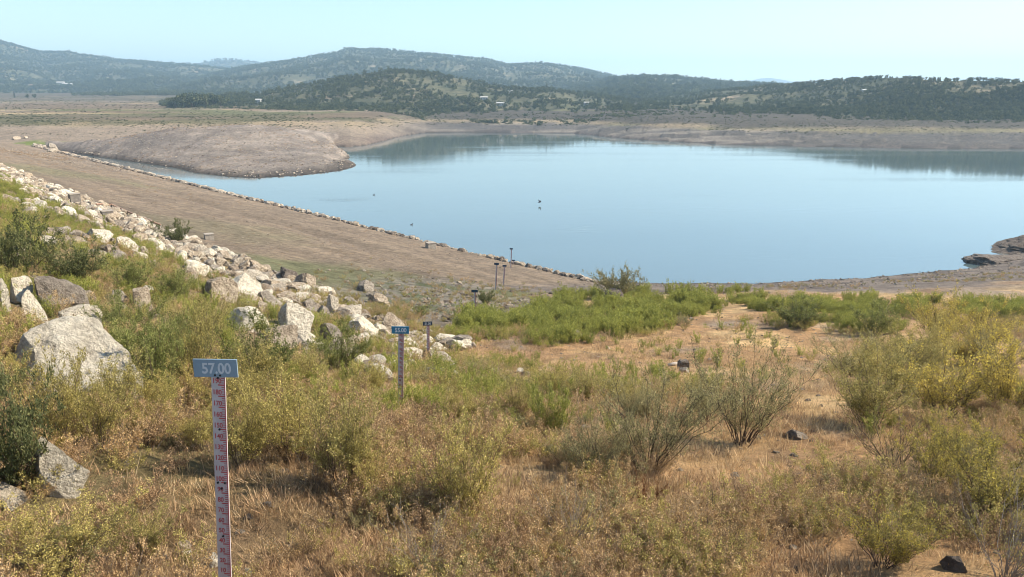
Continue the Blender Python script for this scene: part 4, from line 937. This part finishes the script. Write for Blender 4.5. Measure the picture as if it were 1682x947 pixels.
PL = [
 ('dark', 35, 800, 190, 150, 'dark leafy bush against the sharp white boulder at the lower left'),
 ('dark', 12, 690, 110, 90, 'dark brownish bush at the left edge above the lower leafy bush'),
 ('olive', 95, 735, 160, 110, 'tall thin olive shrub rising in front of the huge white boulder'),
 ('olive', 160, 740, 170, 120, 'yellowish green shrub at the right foot of the huge white boulder'),
 ('green', 262, 660, 150, 120, 'dense green shrub left of the nearest gauge plate'),
 ('olive', 318, 640, 140, 110, 'light green shrub directly behind the nearest gauge plate'),
 ('green', 420, 640, 120, 140, 'green shrub right of the nearest gauge plate'),
 ('olive', 400, 770, 150, 130, 'olive shrub right beside the nearest gauge staff'),
 ('olive', 480, 760, 170, 150, 'wide olive shrub between the first two gauges'),
 ('olive', 560, 800, 185, 150, 'tall olive shrub with dark stems left of the second gauge foot'),
 ('olive', 603, 815, 100, 80, 'small yellowish shrub at the right of the tall olive shrub'),
 ('green', 560, 610, 80, 100, 'dark green shrub below the pale blocks'),
 ('olive', 605, 650, 70, 80, 'faded shrub left of the second gauge staff'),
 ('olive', 760, 850, 180, 150, 'open olive shrub with dark stems in the middle foreground'),
 ('bare', 708, 840, 150, 60, 'dead dark forked stalk left of the open olive shrub'),
 ('reed', 905, 710, 100, 80, 'bright green upright clump in the middle field'),
 ('olive', 850, 690, 80, 80, 'low olive shrub left of the bright green clump'),
 ('sage', 1065, 775, 175, 180, 'wide grey-green shrub in the centre of the foreground'),
 ('sage', 985, 790, 120, 130, 'smaller grey-green shrub at the left of the wide one'),
 ('sage', 1218, 728, 170, 170, 'round grey-green shrub with dark base right of centre'),
 ('sage', 1160, 690, 90, 90, 'low grey-green shrub behind the round one'),
 ('twiggy', 935, 895, 110, 130, 'half bare shrub with thin dark stems at the lower centre'),
 ('dock', 1062, 850, 90, 60, 'reddish brown dock stalks in front of the wide grey-green shrub'),
 ('olive', 1430, 700, 130, 170, 'broad olive shrub on the right below the straw patch'),
 ('yellow', 1545, 690, 130, 170, 'yellow flowering shrub right of the broad olive shrub'),
 ('yellow', 1650, 690, 150, 150, 'yellow flowering shrub at the right edge, upper one'),
 ('yellow', 1630, 850, 150, 190, 'bright yellow shrub at the right edge, lower one'),
 ('twiggy', 1650, 955, 190, 190, 'dark tangled twiggy shrub in the lower right corner'),
 ('twiggy', 1470, 770, 110, 150, 'grey leafless shrub on the gravelly patch at the right'),
 ('yellow', 1530, 800, 110, 130, 'orange-yellow low shrub between the grey and the bright yellow shrubs'),
 ('olive', 1370, 800, 70, 110, 'low olive tuft left of the grey leafless shrub'),
 ('green', 1440, 548, 55, 80, 'dark green bush at the lower tip of the right weeds'),
 ('green', 1310, 535, 46, 90, 'green bush at the left end of the right weeds'),
 ('dark', 125, 470, 75, 100, 'dark bush above the rounded grey boulder'),
 ('dark', 35, 460, 100, 110, 'dark bush at the left edge above the pale boulders'),
 ('green', 215, 480, 60, 100, 'green bush above the small grey stone'),
 ('green', 285, 495, 60, 90, 'green bush left of the broad flat-topped rock'),
 ('green', 210, 560, 80, 110, 'green shrub right of the huge white boulder'),
 ('olive', 330, 560, 80, 110, 'pale olive shrub below the broad flat-topped rock'),
 ('round', 1012, 490, 57, 64, 'round grey-green bush standing above the weeds against the water'),
 ('olive', 100, 935, 130, 190, 'low spreading olive shrub at the lower left'),
 ('olive', 225, 920, 110, 130, 'low olive scrub left of the nearest gauge foot'),
 ('olive', 15, 640, 80, 70, 'rusty olive shrub at the left edge beside the huge white boulder'),
 ('bare', 1180, 860, 90, 60, 'thin dead stalk right of the dock stalks'),
 ('olive', 1290, 830, 60, 100, 'low yellowish tuft in the dry middle right'),
 ('yellow', 1590, 600, 80, 120, 'yellow green shrub behind the flowering ones at right'),
 ('olive', 1500, 620, 70, 110, 'pale shrub on the right edge of the straw patch'),
 ('sage', 1400, 620, 70, 110, 'grey shrub on the straw left of the pale shrub'),
 ('olive', 760, 700, 70, 80, 'olive shrub just right of the second gauge foot'),
 ('green', 690, 520, 22, 40, 'small green bush left of the fourth gauge'),
 ('dark', 798, 500, 24, 30, 'small dark bush beside the fourth gauge'),
 ('olive', 960, 660, 60, 80, 'straw coloured shrub behind the bright green clump'),
 ('yellow', 1450, 930, 120, 160, 'low yellowish shrub at the bottom right'),
 ('olive', 1090, 930, 70, 120, 'low dry shrub at the bottom centre'),
 ('twiggy', 700, 940, 100, 150, 'dark stemmed twiggy shrub at the bottom left of centre'),
 ('twiggy', 1190, 930, 90, 120, 'sparse dark twigs at the bottom right of centre'),
]
for a in PL: shrub(*a)
xtra = []
for kind, poly, n, h0, h1, lab, grp in (
    ('olive', (370, 640, 620, 770), 8, 70, 120, 'olive shrub in the thicket between the first two gauges', 'shrubs of the thicket between the gauges'),
    ('green', (170, 330, 500, 640), 9, 60, 100, 'green shrub in the thicket right of the huge white boulder', 'shrubs of the thicket by the huge boulder'),
    ('olive', (150, 340, 640, 740), 8, 70, 110, 'yellowish shrub left of the nearest gauge staff', 'yellowish shrubs left of the nearest gauge'),
    ('dark', (0, 300, 400, 470), 5, 28, 45, 'dark green shrub on the upper left rock slope', 'dark shrubs on the upper left slope'),
    ('yellow', (1540, 1690, 560, 780), 6, 60, 90, 'yellow leaved shrub in the thicket at the right edge', 'yellow shrubs at the right edge'),
    ('olive', (1380, 1560, 590, 720), 6, 50, 90, 'olive shrub in the thicket right of the straw patch', 'olive shrubs right of the straw patch'),
    ('sage', (1500, 1690, 600, 860), 5, 50, 80, 'grey olive shrub among the yellow ones at the right edge', 'grey olive shrubs at the right edge'),
    ('sage', (930, 1290, 640, 760), 3, 50, 80, 'grey-green shrub in the middle thicket', 'grey-green shrubs of the middle thicket'),
    ('olive', (740, 960, 620, 740), 3, 40, 60, 'low olive shrub in the field right of the second gauge', 'low olive shrubs right of the second gauge'),
    ('twiggy', (1330, 1640, 740, 940), 8, 50, 90, 'grey brown twiggy shrub in the lower right scrub', 'twiggy shrubs in the lower right scrub'),
    ('green', (440, 640, 560, 640), 7, 40, 70, 'green shrub below the row of pale blocks', 'green shrubs below the pale blocks')):
    for k in range(n):
        px = rng.uniform(poly[0], poly[1]); py = rng.uniform(poly[2], poly[3]); h = rng.uniform(h0, h1)
        w = h * rng.uniform(.9, 1.3)
        if any(abs(px - a) < .5 * (w + wp) and b - hp * .5 > py - h and py > b - 4 and 18 < wp < 100 for (a, b, wp, hp, *_r) in HERO + [(658, 694, 20, 140), (703, 612, 19, 70)]): continue
        xtra.append((lab, px, shrub(kind, px, py, h, w, lab, grp)))
set_apart(xtra)

# undergrowth that nobody could count -----------------------------------------------------------
def tuft(name, seed, n, h, r, wd, m, lean=.5, tone=(.5, .25)):
    rg = np.random.default_rng(seed); a = rg.uniform(0, 6.283, n); q = r * np.sqrt(rg.uniform(0, 1, n))
    P = np.stack([np.cos(a) * q, np.sin(a) * q, -.03 + 0 * a], -1); hh = h * rg.uniform(.35, 1.1, n)
    ld = lean * rg.uniform(.1, 1, n) * hh; b = a + rg.normal(size=n) * .9
    D = np.stack([np.cos(b) * ld, np.sin(b) * ld, hh], -1); D2 = D * np.array([1.9, 1.9, .96])
    S = np.stack([-np.sin(b), np.cos(b), 0 * b], -1) * (wd * rg.uniform(.6, 1.3, n))[:, None] * .5
    M = P + D * .55
    V = np.stack([P - S, P + S, M + S * .8, M - S * .8, P + D2 * .62 + np.array([0, 0, .36]) * hh[:, None]], 1)
    i = np.arange(n) * 5
    q4 = np.stack([i, i + 1, i + 2, i + 3], -1); q3 = np.stack([i + 3, i + 2, i + 4], -1)
    t = np.clip(rg.normal(tone[0], tone[1], n), 0, 1)
    me = fast_mesh(name, V.reshape(-1, 3), [q4, q3], np.repeat(np.stack([t] * 3, -1), 5, 0)); me.materials.append(m); return me
def join2(name, sm, lm):
    vs = []; fs4 = []; fs3 = []; off = 0; cols = []; mi4 = []; mi3 = []
    for k, me in enumerate((sm, lm)):
        v = np.empty(len(me.vertices) * 3, np.float32); me.vertices.foreach_get('co', v); v = v.reshape(-1, 3)
        lt = np.empty(len(me.polygons), np.int32); me.polygons.foreach_get('loop_total', lt)
        lv = np.empty(len(me.loops), np.int32); me.loops.foreach_get('vertex_index', lv)
        ls = np.empty(len(me.polygons), np.int32); me.polygons.foreach_get('loop_start', ls)
        a = ls[lt == 4]; b = ls[lt == 3]
        if len(a): fs4.append(lv[a[:, None] + np.arange(4)] + off); mi4.append(np.full(len(a), k))
        if len(b): fs3.append(lv[b[:, None] + np.arange(3)] + off); mi3.append(np.full(len(b), k))
        if k == 1:
            c_ = np.empty(len(v) * 4, np.float32); me.color_attributes['col'].data.foreach_get('color', c_); cols.append(c_.reshape(-1, 4))
        else: cols.append(np.full((len(v), 4), .4, np.float32))
        vs.append(v); off += len(v)
    F = [np.concatenate(fs4)] + ([np.concatenate(fs3)] if fs3 else [])
    o = fast_mesh(name, np.concatenate(vs), F, np.concatenate(cols)); o.materials.append(sm.materials[0]); o.materials.append(lm.materials[0])
    o.polygons.foreach_set('material_index', np.concatenate(mi4 + mi3).astype(np.int32)); return o
DG = [tuft('dry_tuft_%d' % k, 900 + k, 60, .17, .22, .008, LDRY, 1.1) for k in range(5)] + [tuft('dry_tall_%d' % k, 910 + k, 26, .36, .16, .006, LDRY, .6) for k in range(2)]
DK = [tuft('dead_tuft_%d' % k, 920 + k, 60, .14, .24, .009, LDK, 1.1) for k in range(3)]
GT = [tuft('green_tuft_%d' % k, 930 + k, 60, .30, .2, .010, LW, .5) for k in range(4)] + [join2('weed_%d' % k, *shrub_meshes('w%d' % k, 940 + k, .85, .4, 16, 8, 1300, .075, .014, .08, upright=.95, base=.2, cl=.55, mat_s=STEMR, mat_l=LW)) for k in range(4)]
SCR = [join2('scrub_%d' % k, *shrub_meshes('s%d' % k, 950 + k, .6, .8, 12, 8, 1300, .036, .014, .15, sr=.004, mat_s=[STEM, STEMD, STEMG][k % 3], mat_l=[LO, LS, LDL, LO, LDK, LDL][k])) for k in range(6)]
def field(n, x0, x1, y0, y1, pw=1.0):
    """more points near the viewer, across the view only"""
    y = y0 + (y1 - y0) * rng.uniform(0, 1, n) ** pw
    half = np.abs(y) * .80 + 4
    x = rng.uniform(-1, 1, n) * half; k = (x > x0) & (x < x1); return x[k], y[k]
def inside(poly, x, y):
    c_ = np.zeros(len(x), bool); j = len(poly) - 1
    for i in range(len(poly)):
        xi, yi = poly[i]; xj, yj = poly[j]
        c_ ^= ((yi > y) != (yj > y)) & (x < (xj - xi) * (y - yi) / (yj - yi + 1e-12) + xi); j = i
    return c_
def zone(pts): return [tuple(hit(a, b)[0][:2]) for a, b in pts]
STRAW = [zone(q) for q in ([(860, 575), (1090, 545), (1200, 505), (1250, 500), (1260, 535), (1330, 552), (1560, 545), (1590, 525), (1530, 570), (1400, 590), (1330, 660), (1290, 640), (1240, 600), (1130, 640), (1000, 610), (860, 640)],
    [(640, 640), (720, 640), (720, 700), (680, 740), (640, 720)], [(150, 800), (340, 740), (560, 830), (640, 900), (400, 930), (330, 946), (250, 850)], [(790, 790), (880, 740), (960, 820), (880, 860), (860, 946), (780, 946)], [(1000, 800), (1250, 760), (1290, 800), (1150, 900), (1050, 900)], [(1290, 690), (1380, 680), (1500, 740), (1400, 800), (1300, 760)], [(380, 850), (520, 820), (560, 870), (480, 910)], [(560, 880), (700, 870), (760, 946), (600, 946)], [(0, 850), (90, 840), (110, 880), (0, 900)])]
def open_ground(x, y):
    c_ = np.zeros(len(x), bool)
    for q in STRAW: c_ |= inside(q, x + fbm(x / 1.5, y / 1.5, 3, 111) * .8, y + fbm(x / 1.5, y / 1.5, 3, 112) * .8)
    return c_
def by_rock(x, y):
    c_ = np.zeros(len(x), bool)
    for (a, b, w) in ROCKS: c_ |= (x - a * (1 - .35 * w / b)) ** 2 + (y - b * (1 - .35 * w / b)) ** 2 < (w * .85) ** 2
    return c_
# dry grass over the slope
x, y = field(36000, -34, 62, 3, 60, 1.5); xb, yb = field(16000, -34, 62, 22, 56, 1.0); x, y = np.concatenate([x, xb]), np.concatenate([y, yb]); s = dam_s(x, y)
k = (fbm(x / 2.6, y / 2.6, 4, 51) + rng.normal(size=len(x)) * .25 > -.02) & ~((s > 40) & (s < 48) & (x < -4)) & ~by_rock(x, y) & ~((s < 39) & (y > 37) & (dam_s(x, y) > 14)) & (y < np.where(x > 4, 55, 47))
x, y = x[k], y[k]; m = len(x); sc = rng.uniform(.45, 1.1, m) * np.clip(.55 + y / 20, .6, 1.1)
scatter('dry_grass', np.stack([x, y, zt(x, y) - .02], -1), rots(m, .15), s3(sc), rng.choice(7, m, p=[.18, .18, .18, .18, .18, .05, .05]), DG, 'golden dry grass covering the sloping foreground', 'grass')
x, y = field(22000, -30, 60, 3, 36, 1.4); k = (fbm(x / 2.2, y / 2.2, 4, 52) + rng.normal(size=len(x)) * .2 > .12) & ~by_rock(x, y)
x, y = x[k], y[k]; m = len(x)
scatter('dead_litter', np.stack([x, y, zt(x, y) - .02], -1), rots(m, .2), s3(rng.uniform(.5, 1.3, m)), rng.integers(0, 3, m), DK, 'brown dead plant litter between the grass', 'litter')
# green weeds: band above the beach, among the boulders
WZ = [zone([(735, 560), (745, 528), (800, 520), (860, 508), (960, 484), (1100, 478), (1210, 477), (1255, 492), (1195, 504), (1110, 530), (1080, 545), (1000, 552), (930, 562), (840, 566)]),
      zone([(1212, 492), (1290, 489), (1400, 490), (1500, 491), (1545, 498), (1530, 512), (1470, 525), (1465, 548), (1400, 540), (1350, 535), (1330, 545), (1255, 530)]),
      zone([(1560, 506), (1600, 496), (1700, 488), (1800, 488), (1800, 515), (1660, 522), (1580, 520)])]
gx, gy = [], []
for Z in WZ:
    a = np.array(Z); lo_, hi_ = a.min(0), a.max(0); area = np.prod(hi_ - lo_); n = int(area * 16)
    x = rng.uniform(lo_[0], hi_[0], n); y = rng.uniform(lo_[1], hi_[1], n)
    k = inside(Z, x + fbm(x / 2, y / 2, 3, 97) * 1.2, y + fbm(x / 2, y / 2, 3, 98) * 2.0) & (fbm(x / 1.6, y / 2.4, 3, 99) + rng.normal(size=n) * .2 > -.2)
    gx.append(x[k]); gy.append(y[k])
x, y = np.concatenate(gx), np.concatenate(gy); m = len(x)
scatter('green_weeds', np.stack([x, y, zt(x, y) - .02], -1), rots(m, .1), s3(rng.uniform(.4, 1.1, m) * (1 + .9 * fbm(x / 2.5, y / 2.5, 3, 113)) * np.where(x > 14, .75, 1.0)), rng.integers(0, 8, m), GT, 'bright green weeds in a band above the beach', 'weeds')
n = 15000; x, y, s, q = riprap_points(n, 45, 62, -42, 120)
k = (fbm(x / 3, y / 3, 4, 59) + rng.normal(size=n) * .15 > -.2); x, y = x[k], y[k]
x3, y3 = field(5200, -30, 60, 12, 40, 1.1); k = fbm(x3 / 4, y3 / 4, 4, 103) + rng.normal(size=len(x3)) * .15 > .36; x, y = np.concatenate([x, x3[k]]), np.concatenate([y, y3[k]]); k = ~by_rock(x, y); x, y = x[k], y[k]
m = len(x)
scatter('slope_grass', np.stack([x, y, zt(x, y) - .02], -1), rots(m, .12), s3(rng.uniform(.3, .75, m)), rng.integers(0, 8, m), GT, 'green grass and weeds growing between the boulders', 'weeds')
# low scrub everywhere between the larger shrubs
x, y = field(20000, -26, 60, 3.5, 42, 1.3); w = fbm(x / 3.4, y / 3.4, 4, 105) + rng.normal(size=len(x)) * .18
k = (w > .14) & (fbm(x / 5, y / 5, 3, 106) > -.2); x, y = x[k], y[k]
xa, ya = field(9000, -14, 14, 3.5, 14, 1.2); ka = fbm(xa / 1.6, ya / 1.6, 3, 117) + rng.normal(size=len(xa)) * .12 > .2; x, y = np.concatenate([x, xa[ka]]), np.concatenate([y, ya[ka]])
n = 5200; x2, y2, s, q = riprap_points(n, 46, 63, -46, 110); k = fbm(x2 / 4, y2 / 4, 4, 107) + rng.normal(size=n) * .15 > -.05
x, y = np.concatenate([x, x2[k]]), np.concatenate([y, y2[k]]); k = ~by_rock(x, y) & ~(open_ground(x, y) & (rng.random(len(x)) < .92)); x, y = x[k], y[k]; m = len(x)
scatter('low_scrub', np.stack([x, y, zt(x, y) - .02], -1), rots(m, .12), s3(rng.uniform(.3, 1.0, m) * np.clip(.4 + y / 16, .5, 1)), np.where((y < 16) & (dam_s(x, y) < 60) & (rng.random(m) < .6), rng.choice([2, 2, 4, 5], m), rng.choice([0, 0, 2, 3, 3, 5, 1], m)), SCR, 'low olive and brown scrub between the larger shrubs', 'scrub')
x = rng.uniform(-165, -45, 5000); y = rng.uniform(188, 300, 5000); x2, y2, s2, q2 = riprap_points(3500, 1, 38, -30, 200)
x, y = np.concatenate([x, x2]), np.concatenate([y, y2]); z = zt(x, y); k = (z > .5) & (fbm(x / 12, y / 12, 3, 115) + rng.normal(size=len(x)) * .2 > 0); x, y, z = x[k], y[k], z[k]; m = len(x)
scatter('dry_stubble', np.stack([x, y, z - .02], -1), rots(m, .2), s3(rng.uniform(.6, 2.2, m) * np.clip(y / 200, .45, 1.2)), rng.integers(0, 3, m), DK, 'dead brown weed stubble on the bare mound and dam slope', 'stubble')
# sparse grey-green plants on the flat below the rocks and on the beach
g4, _ = hit(760, 495); x = g4[0] + rng.normal(size=700) * 5; y = g4[1] + rng.normal(size=700) * 8
x2 = rng.uniform(20, 75, 1400); y2 = rng.uniform(60, 84, 1400); k = fbm(x2 / 6, y2 / 4, 3, 109) > .1; x, y = np.concatenate([x, x2[k]]), np.concatenate([y, y2[k]])
k = (zt(x, y) > .4); x, y = x[k], y[k]; m = len(x)
scatter('beach_plants', np.stack([x, y, zt(x, y) - .02], -1), rots(m, .12), s3(rng.uniform(.25, .6, m)), rng.choice([0, 1, 1, 2, 5], m), SCR, 'sparse grey-green plants on the dry lake bed', 'plants')

# ------------------------------------------------------------------ haze
HZ = bpy.data.materials.new('haze_air'); HZ.use_nodes = True; hn = HZ.node_tree; hn.nodes.clear()
pv = hn.nodes.new('ShaderNodeVolumePrincipled'); pv.inputs['Color'].default_value = (.55, .80, 1.0, 1); pv.inputs['Density'].default_value = .00022; pv.inputs['Anisotropy'].default_value = .2
ho = hn.nodes.new('ShaderNodeOutputMaterial'); hn.links.new(pv.outputs[0], ho.inputs['Volume'])
hz = obj('haze', MB().box((0, 3400, 205), (17000, 10400, 424)).mesh('haze'), HZ)
tag(hz, 'thin blue summer haze filling the air over the valley', 'haze', kind='stuff')
